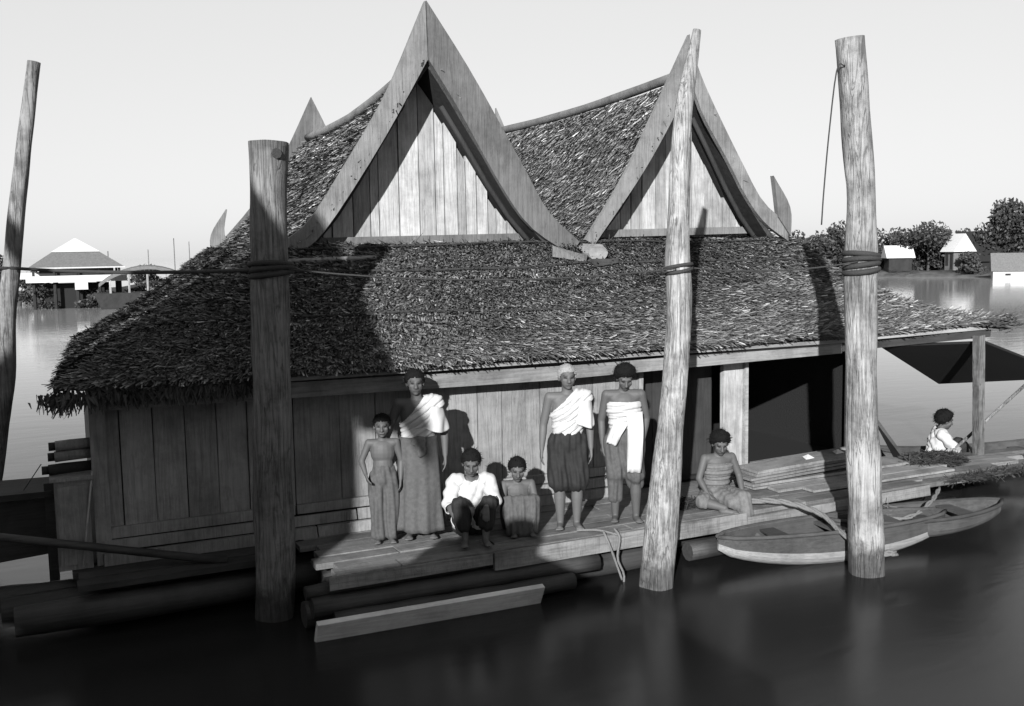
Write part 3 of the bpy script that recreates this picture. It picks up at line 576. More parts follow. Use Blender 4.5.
tag(beam('leaning_plank', (8.98, 8.55, 0.45), (8.72, 8.72, 0.95), (0.3, 1, 0), 0.24, 0.04, 'darkx', None, 0.01, 0.03), 'dark slanting board behind the bowed post at the house corner', 'plank')
for k_, (x, y, z) in enumerate(((7.38, 8.30, 0.648), (7.80, 8.30, 0.664))):
    o = mesh('rag', [(x-0.05, y-0.03, z), (x+0.06, y-0.04, z+0.01), (x+0.05, y+0.05, z), (x-0.04, y+0.04, z+0.02), (x, y, z+0.05)], [(0, 1, 4), (1, 2, 4), (2, 3, 4), (3, 0, 4), (3, 2, 1, 0)], 'cwhite'); tag(o, ('white rag on the topmost board nearer the seated girl', 'white rag on the topmost board nearer the bowed post')[k_], 'rag')

# ------------------------------------------------------------------ unseen neighbour house on the left, added and shaped to shade the left half
nb = thing('shade_stilt_house', 'unseen thatched stilt house added left of the picture, its gables and platform shaped to cast shade', 'house', (-3.3, 2.5, 0))
QX, QY = Vector((math.cos(R(AZ)), -math.sin(R(AZ)), 0)), Vector((-math.sin(R(AZ)), -math.cos(R(AZ)), 0))
def nbp(q, r, z): p = Vector((-3.3, 2.5, 0))+QX*q+QY*r; return (p.x, p.y, z)
for c in (0.0, -1.5, -3.0, -4.5):
    for sd in (-1, 1):
        rows = []
        for i in range(8):
            r_ = 0.9*(i/7 if sd < 0 else 1-i/7); rows.append([nbp(c+sd*q, r_, z) for q, z in ((1.66, 4.30), (1.2, 4.98), (0.8, 5.60), (0.4, 6.24), (0, 6.88))])
        roof_slope('roof', nb, np.array(rows), thick=0.10, dens=260, fringe=False)
def nbbox(name, q0, q1, r0, r1, z0, z1, mat): mesh(name, [nbp(q0, r0, z0), nbp(q1, r0, z0), nbp(q1, r1, z0), nbp(q0, r1, z0), nbp(q0, r0, z1), nbp(q1, r0, z1), nbp(q1, r1, z1), nbp(q0, r1, z1)], BOXF[::1], mat, nb)
nbbox('wall', -5.4, 0.86, 0.15, 0.8, 2.62, 4.9, 'wall'); gp = [(-1.6, 4.42), (1.52, 4.42), (1.1, 5.0), (0, 6.75), (-1.1, 5.0)]; mesh('gable', [nbp(q, 0.10, z) for q, z in gp]+[nbp(q, 0.14, z) for q, z in gp], [(0, 1, 2, 3, 4), (9, 8, 7, 6, 5)]+[(i, i+5, (i+1) % 5+5, (i+1) % 5) for i in range(5)], 'gable', nb); nbbox('eave_beam', 0.87, 1.45, 0.15, 0.25, 4.36, 4.52, 'beam')  # gable infill added to stop sun passing under the roof
aabox('platform', (-9.0, -0.9, 2.4), (-0.25, 2.5, 2.62), 'deck', nb)  # platform added to shade the raft front and near water
for x in (-8.6, -4.6, -2.6, -0.45):
    for y in (-0.7, 1.1, 2.3): tube('stilt', [(x, y, -1), (x, y, 2.4)], 0.1, 'postd', nb, seg=8)
aabox('skirting', (-9.0, 2.44, 0.25), (-0.28, 2.48, 2.4), 'wall', nb)
for k_, (x, r, h) in enumerate(((-0.50, 0.2, 0.34), (-0.90, 0.25, 0.52), (-1.28, 0.16, 0.30))):  # unseen jars added to throw the dark blob across the walkway
    P = [(x, 2.2, 2.62+h*t) for t in np.linspace(0, 1, 9)]
    tag(tube('shade_jar', P, [r*q for q in (0.6, 0.8, 0.95, 1.0, 1.0, 0.92, 0.78, 0.6, 0.66)], 'clay', None, seg=14), ('squat unseen clay jar added at the platform corner to cast shade', 'tallest unseen clay jar added on the platform to cast shade', 'smallest unseen clay jar added on the platform to cast shade')[k_], 'jar', 'unseen jars added to cast shade')

# ------------------------------------------------------------------ far things
def tree(px, dist, base_z, h, rw, label, nleaf=1500, lumps=9, leaf=0.22, trunk=True, group='trees on the far bank', seedo=0):
    c = polar(px, dist, base_z); t_ = thing('tree', label, 'tree', c.to_tuple(), group); r_ = np.random.default_rng(int(abs(px)*13+dist)+seedo)
    tube('trunk', [(c.x, c.y, base_z-0.3), (c.x+0.1, c.y, base_z+h*0.3), (c.x-0.1, c.y, base_z+h*0.62)], [0.16, 0.13, 0.06], 'bark', t_, seg=7)
    for k_ in range(3):
        a = r_.uniform(0, 6.28); tube('limb', [(c.x, c.y, base_z+h*0.35), (c.x+math.cos(a)*rw*0.5, c.y+math.sin(a)*rw*0.5, base_z+h*0.65)], [0.07, 0.03], 'bark', t_, seg=5)
    Q, T = [], []
    for k_ in range(lumps):
        a, rr = r_.uniform(0, 6.28), rw*math.sqrt(r_.random())*0.72; zz = base_z+h*r_.uniform(0.10, 0.82); sh = 1-0.55*abs((zz-base_z)/h-0.45)
        lc = np.array([c.x+math.cos(a)*rr*sh, c.y+math.sin(a)*rr*sh, zz]); lr = np.array([rw*0.42, rw*0.42, h*0.20])*r_.uniform(0.7, 1.2); n = nleaf//lumps
        d = r_.normal(0, 1, (n, 3)); d /= np.linalg.norm(d, axis=1, keepdims=True); P = lc+d*lr*(r_.random((n, 1))**0.35)
        A = r_.normal(0, 1, (n, 3)); A /= np.linalg.norm(A, axis=1, keepdims=True); B = np.cross(A, r_.normal(0, 1, (n, 3))); B /= np.linalg.norm(B, axis=1, keepdims=True); sz = leaf*r_.uniform(0.5, 1.2, (n, 1))
        Q.append(np.stack([P-A*sz, P-B*sz*0.5, P+A*sz, P+B*sz*0.5], 1)); T.append(r_.uniform(0.5, 1.4, n))
    quads_mesh('crown', np.concatenate(Q), np.concatenate(T), 'leaf', t_)
    return t_
tree(822, 100, 0.2, 5.2, 4.0, 'broad bushy tree on the far bank just left of the bowed post', 3900, 14)
tree(798, 104, 0.2, 4.3, 2.6, 'smaller tree leaning out beside the right gable tip on the far bank', 1950)
tree(846, 103, 0.2, 4.4, 2.6, 'small tree half hidden by the bowed post on the far bank', 1950)
tree(884, 106, 0.2, 4.4, 2.8, 'round dark tree behind the white rounded roof', 2250)
tree(903, 108, 0.2, 3.6, 1.8, 'low tree right behind the white rounded roof', 1350)
tree(928, 99, 0.2, 4.9, 3.5, 'dense dark tree between the two white roofs', 3600, 13)
tree(941, 101, 0.2, 4.2, 2.2, 'dark tree touching the left side of the white gabled roof', 1950)
tree(986, 108, 0.2, 4.6, 3.1, 'dark tree behind the long dark shed', 2400)
tree(1017, 99, 0.2, 7.2, 3.5, 'tall dark tree at the right edge of the picture', 3900, 14)
tree(1060, 97, 0.2, 9.0, 4.8, 'tallest tree just past the right edge of the picture', 3300, 12)
tree(-6, 74, 0.2, 3.6, 1.5, 'dark tree at the left edge of the picture', 1400)
tree(40, 92, 0.2, 2.2, 1.6, 'low bush left of the pavilion piles', 800, 7)
tree(150, 92, 0.2, 2.0, 1.8, 'low bush behind the arched boat roof', 800, 7)
tree(205, 150, 0.2, 3.0, 2.0, 'small faraway tree above the left roof edge', 500, 7)
tree(872, 103, 0.2, 3.4, 2.0, 'low tree just right of the bowed post on the far bank', 1200)
tree(912, 101, 0.2, 3.2, 1.8, 'low dark tree right of the white rounded roof', 1200)
tree(970, 104, 0.2, 4.2, 2.2, 'dark tree right behind the white pitched roof', 1500)
tree(1003, 103, 0.2, 5.4, 2.6, 'dark tree rising left of the tall right edge tree', 2000)
tree(975, 95, 0.1, 2.2, 1.6, 'dark bush on the shore before the long shed', 1000, 8)
tree(50, 64.5, 0.0, 1.3, 1.3, 'dark waterside bush under the left half of the pavilion', 900, 8, 0.12)
tree(100, 64.0, 0.0, 1.2, 1.5, 'dark waterside bush under the right half of the pavilion', 900, 8, 0.12)
tree(20, 70, 0.0, 1.8, 1.5, 'dark waterside bush left of the pavilion behind the thin post', 900, 8, 0.14)
tree(135, 66.5, 0.0, 1.4, 1.3, 'dark waterside bush between the pavilion and the arched boat', 900, 8, 0.12)
for q_, px in enumerate((858, 876, 893, 910, 925, 944, 962, 980, 998, 1014)):
    tree(px, 112+2*(q_ % 3), 0.2, 3.6+0.7*math.sin(q_*2.3), 2.2, ('first', 'second', 'third', 'fourth', 'fifth', 'sixth', 'seventh', 'eighth', 'ninth', 'tenth')[q_]+' from the left in the row of low trees behind the far huts', 900, 8, group='row of trees behind the far huts')
for px, d, h in ((872, 95, 0.7), (895, 95, 0.6), (915, 94.5, 0.7), (945, 94, 0.6), (965, 93.5, 0.6), (985, 93, 0.7)):
    c = polar(px, d+1.3, 0.2); o = heap('reeds', {872: 'clump of reeds right of the bowed post on the far shore', 895: 'clump of reeds below the white rounded roof', 915: 'clump of reeds left of the dense dark tree foot', 945: 'clump of reeds below the white gabled roof', 965: 'clump of reeds before the long dark shed', 985: 'clump of reeds beside the pale-walled hut'}[px], (c.x, c.y, 0.2), 1.1, 0.5, h, 350, 0.5, (0.4, 1.6), 'leaf', 'reeds'); o['group'] = 'reeds on the far shore'
def hut(px, dist, z0, zw, zr, w_, dp, roofm, wallm, label, name='hut', yaw=0.3, over=0.3, cat_='house'):
    c = polar(px, dist, z0); t_ = thing(name, label, cat_, c.to_tuple()); a = -(YAW+math.atan((px-512)/1000.0))+yaw
    ux, uy = Vector((math.cos(a), math.sin(a), 0)), Vector((-math.sin(a), math.cos(a), 0))
    def P(i, j, z): q = c+ux*i+uy*j; return (q.x, q.y, z)
    W2, D2 = w_/2, dp/2
    mesh('wall', [P(-W2, -D2, z0), P(W2, -D2, z0), P(W2, D2, z0), P(-W2, D2, z0), P(-W2, -D2, zw), P(W2, -D2, zw), P(W2, D2, zw), P(-W2, D2, zw)], BOXF, wallm, t_)
    mesh('roof', [P(-W2-over, -D2-over, zw+0.02), P(W2+over, -D2-over, zw+0.02), P(W2+over, D2+over, zw+0.02), P(-W2-over, D2+over, zw+0.02), P(-W2-over, 0, zr), P(W2+over, 0, zr)], [(0, 1, 5, 4), (2, 3, 4, 5), (1, 2, 5), (3, 0, 4), (3, 2, 1, 0)], roofm, t_)
    for i in (-0.25, 0.25): mesh('door' if i > 0 else 'window', [P(W2*2*i-0.2, -D2-0.02, z0+(0.05 if i > 0 else 0.4)), P(W2*2*i+0.2, -D2-0.02, z0+(0.05 if i > 0 else 0.4)), P(W2*2*i+0.2, -D2-0.02, zw-0.15), P(W2*2*i-0.2, -D2-0.02, zw-0.15)], [(0, 1, 2, 3)], 'dark', t_)
    return t_
hut(898, 98, 0.4, 1.6, 2.75, 2.0, 1.8, 'white', 'dark', 'white rounded roof of a hut on the far bank right of the bowed post', yaw=0.25, over=0.25)
hut(958, 97, 0.5, 2.1, 3.7, 1.2, 1.8, 'white', 'midgrey', 'small house with a bright white pitched roof on the far bank', yaw=-0.9, over=0.3)
hut(985, 99, 0.2, 1.2, 3.9, 4.2, 3.0, 'mat', 'mat', 'long dark shed on the far bank behind the pale-walled hut', 'shed', yaw=0.1, cat_='shed')
hut(1022, 88, -0.1, 0.62, 2.05, 4.2, 2.0, 'midgrey', 'white', 'pale-walled floating hut with a grey roof at the right edge', yaw=0.1, over=0.15)
# pavilion
pc = polar(80, 66); pav = thing('pavilion', 'open riverside pavilion with a two-tier hipped roof on piles at far left', 'pavilion', pc.to_tuple())
a0 = -(YAW+math.atan((80-512)/1000.0)); ux, uy = Vector((math.cos(a0), math.sin(a0), 0)), Vector((-math.sin(a0), math.cos(a0), 0))
def PP(i, j, z): q = pc+ux*i+uy*j; return (q.x, q.y, z)
def frustum(name, w0, w1, z0, z1, mat, d0=None, d1=None, parent=pav, ox=0.0):
    d0, d1 = d0 or w0, d1 or w1
    return mesh(name, [PP(ox-w0/2, -d0/2, z0), PP(ox+w0/2, -d0/2, z0), PP(ox+w0/2, d0/2, z0), PP(ox-w0/2, d0/2, z0), PP(ox-w1/2, -d1/2, z1), PP(ox+w1/2, -d1/2, z1), PP(ox+w1/2, d1/2, z1), PP(ox-w1/2, d1/2, z1)], BOXF, mat, parent)
frustum('lower_roof', 5.1, 2.6, 2.42, 3.28, 'midgrey'); frustum('upper_roof', 2.7, 0.1, 3.29, 4.1, 'white'); frustum('eave', 5.25, 5.25, 2.33, 2.41, 'palegrey')
frustum('deck', 5.4, 5.4, 1.55, 1.92, 'white'); frustum('side_deck', 1.4, 1.4, 1.75, 2.12, 'white', 3, 3, ox=-2.6); frustum('stair', 0.7, 0.7, 1.1, 1.54, 'palegrey', 5.6, 5.6, ox=0.2)
for i in (-2.3, -1.2, 0, 1.2, 2.3):
    for j in (-2.3, 2.3):
        v, f = tubev([PP(i, j, 1.9), PP(i, j, 2.36)], 0.07, 6); mesh('column', v, f, 'dark', pav); v, f = tubev([PP(i, j, -0.5), PP(i, j, 1.56)], 0.10, 6); mesh('pile', v, f, 'dark', pav)
frustum('dark_fill', 4.0, 4.0, 1.93, 2.34, 'dark'); frustum('understorey', 3.6, 3.6, 0.0, 1.4, 'mat')  # dark box fills the gap between deck and eaves
ac = polar(150, 62); ab = thing('houseboat', 'houseboat with a long arched roof seen over the left roof edge', 'boat', ac.to_tuple()); a1 = -(YAW+math.atan((150-512)/1000.0))
def AP(i, j, z): return (ac.x+math.cos(a1)*i-math.sin(a1)*j, ac.y+math.sin(a1)*i+math.cos(a1)*j, z)
rv, rf = [], []; N_ = 12
for i in range(N_+1):
    t = i/N_; x_ = -2.6+5.2*t; z_ = 1.45+0.95*math.sin(math.pi*t)**0.8
    rv += [AP(x_, -1.0, z_), AP(x_, 1.0, z_+0.05), AP(x_, 1.0, z_-0.15), AP(x_, -1.0, z_-0.18)]
for i in range(N_):
    for e in range(4): rf.append((i*4+e, i*4+(e+1) % 4, i*4+4+(e+1) % 4, i*4+4+e))
mesh('arched_roof', rv, rf, 'midgrey', ab); mesh('hull', [AP(-2.5, -0.9, -0.1), AP(2.5, -0.9, -0.1), AP(2.5, 0.9, -0.1), AP(-2.5, 0.9, -0.1), AP(-2.9, -1, 0.9), AP(2.9, -1, 0.9), AP(2.9, 1, 0.9), AP(-2.9, 1, 0.9)], BOXF, 'dark', ab)
for i in (-2.0, -1.0, 0, 1.0, 2.0): v, f = tubev([AP(i, -0.9, 0.88), AP(i, -0.9, 1.6+0.5*math.cos(i*0.6))], 0.06, 5); mesh('strut', v, f, 'gable', ab)
for k_, (px, d, h) in enumerate(((178, 160, 5.6), (193, 170, 5.2), (152, 165, 4.0), (112, 120, 3.6))):
    c = polar(px, d); tag(tube('mast', [(c.x, c.y, -0.5), (c.x, c.y, h)], 0.07, 'postd', None, seg=5), ('tallest thin mast far behind the left roof edge', 'second thin mast far behind the left roof edge', 'short thin mast above the arched boat roof', 'short thin mast right of the pavilion roof')[k_], 'mast', 'masts on the far bank')

# ------------------------------------------------------------------ people
def rcone(a, b, ra, rb, seg=12, sq=1.0, sqdir=None):
    a, b = Vector(a), Vector(b); d = b-a; L = d.length; d = d.normalized() if L > 1e-6 else Vector((0, 0, 1))
    ref = Vector(sqdir) if sqdir else (Vector((0, 1, 0)) if abs(d.y) < 0.9 else Vector((1, 0, 0)))
    s = d.cross(ref).normalized(); t = s.cross(d).normalized(); V, F = [], []; rings = []
    for k in range(4): th = math.pi/2*(1-(k+0.0)/4); rings.append((a-d*ra*math.sin(th), max(ra*math.cos(th), ra*0.02)))
    rings.append((a, ra)); rings.append((b, rb))
    for k in range(1, 5): th = math.pi/2*k/4; rings.append((b+d*rb*math.sin(th), max(rb*math.cos(th), rb*0.02)))
    for c, r in rings:
        for k in range(seg): an = 2*math.pi*k/seg; V.append(c+s*math.cos(an)*r+t*math.sin(an)*r*sq)
    n = len(rings)
    for i in range(n-1):
        for k in range(seg): F.append((i*seg+k, i*seg+(k+1) % seg, (i+1)*seg+(k+1) % seg, (i+1)*seg+k))
    F.append(tuple(range(seg-1, -1, -1))); F.append(tuple(range((n-1)*seg, n*seg))); return V, F
def ell(c, r, rot=None, seg=16, rings=10):
    V, F = [], []; c = Vector(c)
    for i in range(rings+1):
        th = math.pi*min(max(i/rings, 0.02), 0.98)
        for k in range(seg):
            an = 2*math.pi*k/seg; p = Vector((r[0]*math.sin(th)*math.cos(an), r[1]*math.sin(th)*math.sin(an), r[2]*math.cos(th)))
            V.append(c+(rot @ p if rot else p))
    for i in range(rings):
        for k in range(seg): F.append((i*seg+k, (i+1)*seg+k, (i+1)*seg+(k+1) % seg, i*seg+(k+1) % seg))
    F.append(tuple(range(seg))); F.append(tuple(rings*seg+k for k in range(seg-1, -1, -1))); return V, F
def remeshed(parts, voxel, smooth=4):
    """union of overlapping closed pieces as one continuous surface -> (verts, faces)"""
    v, f = merge(parts); me = bpy.data.meshes.new('tmp'); me.from_pydata([tuple(p) for p in v], [], f); me.update()
    o = bpy.data.objects.new('tmp', me); COL.objects.link(o)
    r = o.modifiers.new('r', 'REMESH'); r.mode = 'VOXEL'; r.voxel_size = voxel
    sm = o.modifiers.new('s', 'SMOOTH'); sm.iterations = smooth; sm.factor = 0.5
    dg = bpy.context.evaluated_depsgraph_get(); e = o.evaluated_get(dg); m2 = e.to_mesh()
    V = np.empty(len(m2.vertices)*3, np.float32); m2.vertices.foreach_get('co', V); V = V.reshape(-1, 3).copy(); F = [tuple(p.vertices) for p in m2.polygons]
    e.to_mesh_clear(); bpy.data.objects.remove(o); bpy.data.meshes.remove(me); return V, F
def vnormals(V, F):
    me = bpy.data.meshes.new('t'); me.from_pydata(V.tolist(), [], F); me.update(); N = np.empty(len(V)*3, np.float32)
    me.vertices.foreach_get('normal', N); bpy.data.meshes.remove(me); return N.reshape(-1, 3)
def shell(V, F, keep, off, fold=None, thick=0.006):
    """garment lifted off a surface: keep(face centre)->bool, off metres outwards, fold(V) extra"""
    N = vnormals(V, F); A = np.array([V[list(f)].mean(0) for f in F]); K = keep(A); F2 = [f for f, k in zip(F, K) if k]
    idx = sorted({i for f in F2 for i in f}); mp = {j: i for i, j in enumerate(idx)}; P = V[idx]; n = N[idx]; o = off+(fold(P) if fold is not None else 0)
    P = P+n*(np.reshape(o, (-1, 1)) if hasattr(o, '__len__') else o); return P, [tuple(mp[i] for i in f) for f in F2]
def garment(name, P, F, mat, parent, thick=0.006, smooth=3):
    me = bpy.data.meshes.new(name); me.from_pydata(np.asarray(P).tolist(), [], F); me.update(); me.polygons.foreach_set('use_smooth', [True]*len(me.polygons))
    o = bpy.data.objects.new(name, me); COL.objects.link(o); me.materials.append(MT[mat]); o.parent = parent
    s1 = o.modifiers.new('s', 'SMOOTH'); s1.iterations = smooth; s1.factor = 0.5
    s2 = o.modifiers.new('t', 'SOLIDIFY'); s2.thickness = thick; s2.offset = 1; return o
def segd(P, a, b):
    a, b = np.array(a), np.array(b); d = b-a; t = np.clip(((P-a)@d)/(d@d), 0, 1); return np.linalg.norm(P-(a+t[:, None]*d), axis=1)
def hand(wr, d, n, s, curl=0.5, side=1):
    """palm, four unequal bent fingers and a thumb off the side of the palm"""
    wr, d, n = Vector(wr), Vector(d).normalized(), Vector(n).normalized(); x = d.cross(n).normalized(); n = x.cross(d).normalized(); parts = []
    pe = wr+d*0.075*s
    for o_ in (-0.024, -0.008, 0.008, 0.024): parts.append(rcone(wr+x*o_*0.55*s+d*0.01*s, pe+x*o_*s, 0.016*s, 0.013*s, 8))
    for o_, L in zip((-0.027, -0.009, 0.009, 0.026), (0.058, 0.072, 0.077, 0.066)):
        p = pe+x*o_*s; q = p+(d+x*o_*4)*L*0.5*s+n*L*0.25*curl*s; r_ = q+(d*(1-0.6*curl)+n*curl)*L*0.55*s
        parts.append(rcone(p, q, 0.0095*s, 0.0085*s, 8)); parts.append(rcone(q, r_, 0.0085*s, 0.0065*s, 8))
    t0 = wr+d*0.025*s+x*0.022*s*side; t1 = t0+(d*0.03+x*0.026*side+n*0.012)*s; t2 = t1+(d*0.032+x*0.004*side+n*0.012)*s
    parts += [rcone(t0, t1, 0.013*s, 0.0105*s, 8), rcone(t1, t2, 0.0105*s, 0.008*s, 8)]; return parts
def person(label, loc, yaw, J, s=1.0, hs=1.0, look=(0, 0, 0), skin='skin', fat=1.0, hair=('hair', 'short'), voxel=0.0065, handdir=None):
    """J: joints in metres, local, facing -Y. s scales thicknesses, hs the head."""
    parts = []; g = lambda k: Vector(J[k]); th = s*fat
    pel, wa, ch, nk = g('pelvis'), g('waist'), g('chest'), g('neck'); up = (nk-pel).normalized(); rx = (g('shl')-g('shr')).normalized()
    rotm = Matrix((rx, up.cross(rx).normalized(), up)).transposed() if True else None
    parts += [ell(pel, (0.145*th, 0.108*th, 0.115*s), rotm), ell(wa, (0.122*th, 0.092*th, 0.14*s), rotm), ell(ch, (0.148*th, 0.100*th, 0.155*s), rotm),
              rcone(g('shl')*0.9+g('shr')*0.1-up*0.005, g('shr')*0.9+g('shl')*0.1-up*0.005, 0.052*s, 0.052*s), ell(ch+up*0.075*s, (0.155*th, 0.075*s, 0.07*s), rotm)]
    hd = g('head'); rl = Matrix.Rotation(look[2], 3, 'Z') @ Matrix.Rotation(look[0], 3, 'X') @ Matrix.Rotation(look[1], 3, 'Y'); h = hs
    fl = lambda x, y, z: hd+rl @ Vector((x*h, y*h, z*h))
    parts += [rcone(nk-up*0.03*s, fl(0, 0.02, -0.04), 0.050*s, 0.045*h)]
    parts += [ell(fl(0, 0.012, 0.02), (0.072*h, 0.090*h, 0.085*h), rl), ell(fl(0, -0.022, -0.035), (0.056*h, 0.062*h, 0.072*h), rl), ell(fl(0, -0.055, -0.085), (0.024*h, 0.022*h, 0.020*h), rl),
              rcone(fl(0, -0.082, 0.004), fl(0, -0.100, -0.030), 0.008*h, 0.014*h), rcone(fl(-0.012, -0.090, -0.034), fl(0.012, -0.090, -0.034), 0.010*h, 0.010*h),
              rcone(fl(-0.034, -0.070, 0.020), fl(0.034, -0.070, 0.020), 0.013*h, 0.013*h), rcone(fl(-0.016, -0.078, -0.060), fl(0.016, -0.078, -0.060), 0.010*h, 0.010*h),
              rcone(fl(-0.040, -0.055, -0.020), fl(-0.046, -0.04, -0.045), 0.018*h, 0.014*h), rcone(fl(0.040, -0.055, -0.020), fl(0.046, -0.04, -0.045), 0.018*h, 0.014*h)]
    for sd in (-1, 1): parts.append(ell(fl(sd*0.074, 0.012, -0.012), (0.010*h, 0.020*h, 0.032*h), rl))
    for S in 'lr':
        sh, el_, wr = g('sh'+S), g('el'+S), g('wr'+S); parts += [rcone(sh, el_, 0.047*th, 0.037*th), rcone(el_, el_.lerp(wr, 0.35), 0.036*th, 0.036*th), rcone(el_.lerp(wr, 0.35), wr, 0.036*th, 0.023*s)]
        hdn = J.get('hand'+S); d_ = Vector(hdn) if hdn else (wr-el_); nn = Vector(J.get('palm'+S, (0.0, 1, 0.0))); parts += hand(wr, d_, nn, s, J.get('curl'+S, 0.5), J.get('thumb'+S, -1 if S == 'l' else 1))
        hp, kn, an = g('hip'+S), g('knee'+S), g('ank'+S); parts += [rcone(hp, hp.lerp(kn, 0.5), 0.088*th, 0.072*th), rcone(hp.lerp(kn, 0.5), kn, 0.072*th, 0.052*th), rcone(kn, kn.lerp(an, 0.35), 0.050*th, 0.054*th), rcone(kn.lerp(an, 0.35), an, 0.054*th, 0.033*s)]
        fd = Vector(J.get('foot'+S, (0.15 if S == 'l' else -0.15, -1, 0))).normalized(); ft = Vector((an.x, an.y, an.z-0.042*s)); sx = fd.cross(Vector((0, 0, 1))).normalized()
        parts += [rcone(an, ft-fd*0.03*s+Vector((0, 0, 0.008*s)), 0.034*s, 0.030*s), rcone(ft-fd*0.02*s+Vector((0, 0, 0.006*s)), ft+fd*0.11*s, 0.034*s, 0.026*s, sq=1.0)]
        for q_, L in zip((-0.026, -0.011, 0.003, 0.016, 0.028), (0.040, 0.042, 0.038, 0.033, 0.026)):
            b0 = ft+fd*0.105*s+sx*(q_*(1 if S == 'l' else -1))*s; parts.append(rcone(b0, b0+fd*L*s, 0.012*s, 0.0095*s, 8))
    V, F = remeshed(parts, voxel*max(s, 0.75), 7)
    me = bpy.data.meshes.new('person'); me.from_pydata(V.tolist(), [], F); me.update(); me.polygons.foreach_set('use_smooth', [True]*len(me.polygons)); me.materials.append(MT[skin])
    # eyes, brows and lips are darker than the skin around them
    T = np.ones(len(V)); L = (V-np.array(hd))@np.array(rl)/h
    for sd in (-1, 1):
        e = ((L[:, 0]-sd*0.030)/0.015)**2+((L[:, 2]-0.000)/0.008)**2; T[(e < 1) & (L[:, 1] < -0.03)] = 0.22
        e = ((L[:, 0]-sd*0.030)/0.020)**2+((L[:, 2]-0.022)/0.006)**2; T[(e < 1) & (L[:, 1] < -0.03)] = 0.4
    e = (L[:, 0]/0.022)**2+((L[:, 2]+0.060)/0.007)**2; T[(e < 1) & (L[:, 1] < -0.05)] = 0.55
    tone_attr(me, T)
    o = bpy.data.objects.new('person', me); COL.objects.link(o); o.location = loc; o.rotation_euler = (0, 0, yaw); tag(o, label, 'person', 'people on the raft')
    # hair: a cap lifted off the skull
    hm, style = hair; hv, hf = merge([ell(fl(0, 0.016, 0.022), (0.079*h, 0.094*h, 0.089*h), rl, 36, 28)]); hv = np.array([tuple(q) for q in hv])
    Lh = (hv-np.array(hd))@np.array(rl)/h; bump = np.array([noise.noise(Vector((q*30).tolist()))+0.5*noise.noise(Vector((q*75).tolist())) for q in Lh])
    amp = {'short': (0.004, 0.006), 'bushy': (0.017, 0.012), 'crop': (0.000, 0.005)}[style]; ctr = np.array(fl(0, 0.016, 0.022)); dr = hv-ctr; dr /= np.linalg.norm(dr, axis=1, keepdims=True); hv0 = hv
    def line(c): return np.interp(c[1], [-0.085, -0.05, -0.015, 0.02, 0.07], [0.058, 0.050, 0.005, -0.03, -0.075])
    tp = np.array([min(max((c[2]-line(c))/0.045, -0.15), 1) for c in Lh]); hv = hv0+dr*(((amp[0]+amp[1]*bump)*tp-0.004*(1-tp))*h)[:, None]
    def kp(f):
        c = Lh[list(f)].mean(0); return c[2] > line(c)+0.008*noise.noise(Vector((c*60).tolist()))
    ho = garment('hair', hv, [f for f in hf if kp(f)], hm, o, 0.006, 0)
    rr = np.random.default_rng(int(abs(loc[0])*100)); m_ = 900; dd = rr.normal(0, 1, (m_, 3)); dd /= np.linalg.norm(dd, axis=1, keepdims=True); base = dd*np.array([0.079, 0.094, 0.089])+np.array([0, 0.016, 0.022])
    ok = np.array([c[2] > line(c)+0.004 for c in base]); base, dd = base[ok], dd[ok]; tq = np.clip(np.array([(c[2]-line(c))/0.045 for c in base]), 0, 1)[:, None]; ln = {'short': 0.020, 'bushy': 0.030, 'crop': 0.014}[style]*rr.uniform(0.4, 1.1, (len(base), 1))*(0.4+0.6*tq)
    tip = base+(dd*0.75+rr.normal(0, 0.45, dd.shape)+np.array([0, 0, -0.25]))*ln+dd*amp[0]*tq; sd_ = np.cross(dd, rr.normal(0, 1, dd.shape)); sd_ /= np.linalg.norm(sd_, axis=1, keepdims=True); b0 = base+dd*(amp[0]*tq-0.004)
    Qh = np.stack([b0-sd_*0.003, b0+sd_*0.003, tip+sd_*0.0012, tip-sd_*0.0012], 1); Qh = (Qh*h)@np.array(rl).T+np.array(hd)
    st_ = quads_mesh('hair_strands', Qh, np.ones(len(Qh)), hm, None, 'stuff'); st_.parent = o; return o, V, F, J
def sabai(o, V, F, J, top_l, top_r, z0, mat='cwhite', name='shoulder_cloth', s=1.0, off=0.014, skip=('l', 'r'), one=True, seed=1):
    """cloth across the chest; with one=True it climbs over the left shoulder"""
    shl, shr = np.array(J['shl']), np.array(J['shr']); nk = np.array(J['neck']); hd = np.array(J['head'])
    def keep(A):
        u = (A[:, 0]-shr[0])/(shl[0]-shr[0]); zt = top_r+(top_l-top_r)*u; k = (A[:, 2] < zt) & (A[:, 2] > z0-0.05*u)
        for S in 'lr':
            dd = segd(A, J['el'+S], J['wr'+S]); k &= dd > 0.06*s
            a, b = np.array(J['sh'+S]), np.array(J['el'+S]); k &= ~((segd(A, a+(b-a)*0.3, b) < 0.058*s))
        k &= np.linalg.norm(A-hd, axis=1) > 0.13*s; return k
    ph = seed*1.7; dg = 0.75 if one else 0.12; wv = lambda P: P[:, 2]-dg*P[:, 0]*np.sign(-P[:, 1]+0.02)
    fold = lambda P: 0.0055*np.sin(wv(P)*115+ph+1.5*np.sin(P[:, 0]*14+ph))+0.004*np.sin(wv(P)*210+P[:, 0]*18)
    P, F2 = shell(V, F, keep, off, fold); return garment(name, P, F2, mat, o, 0.008, 2)
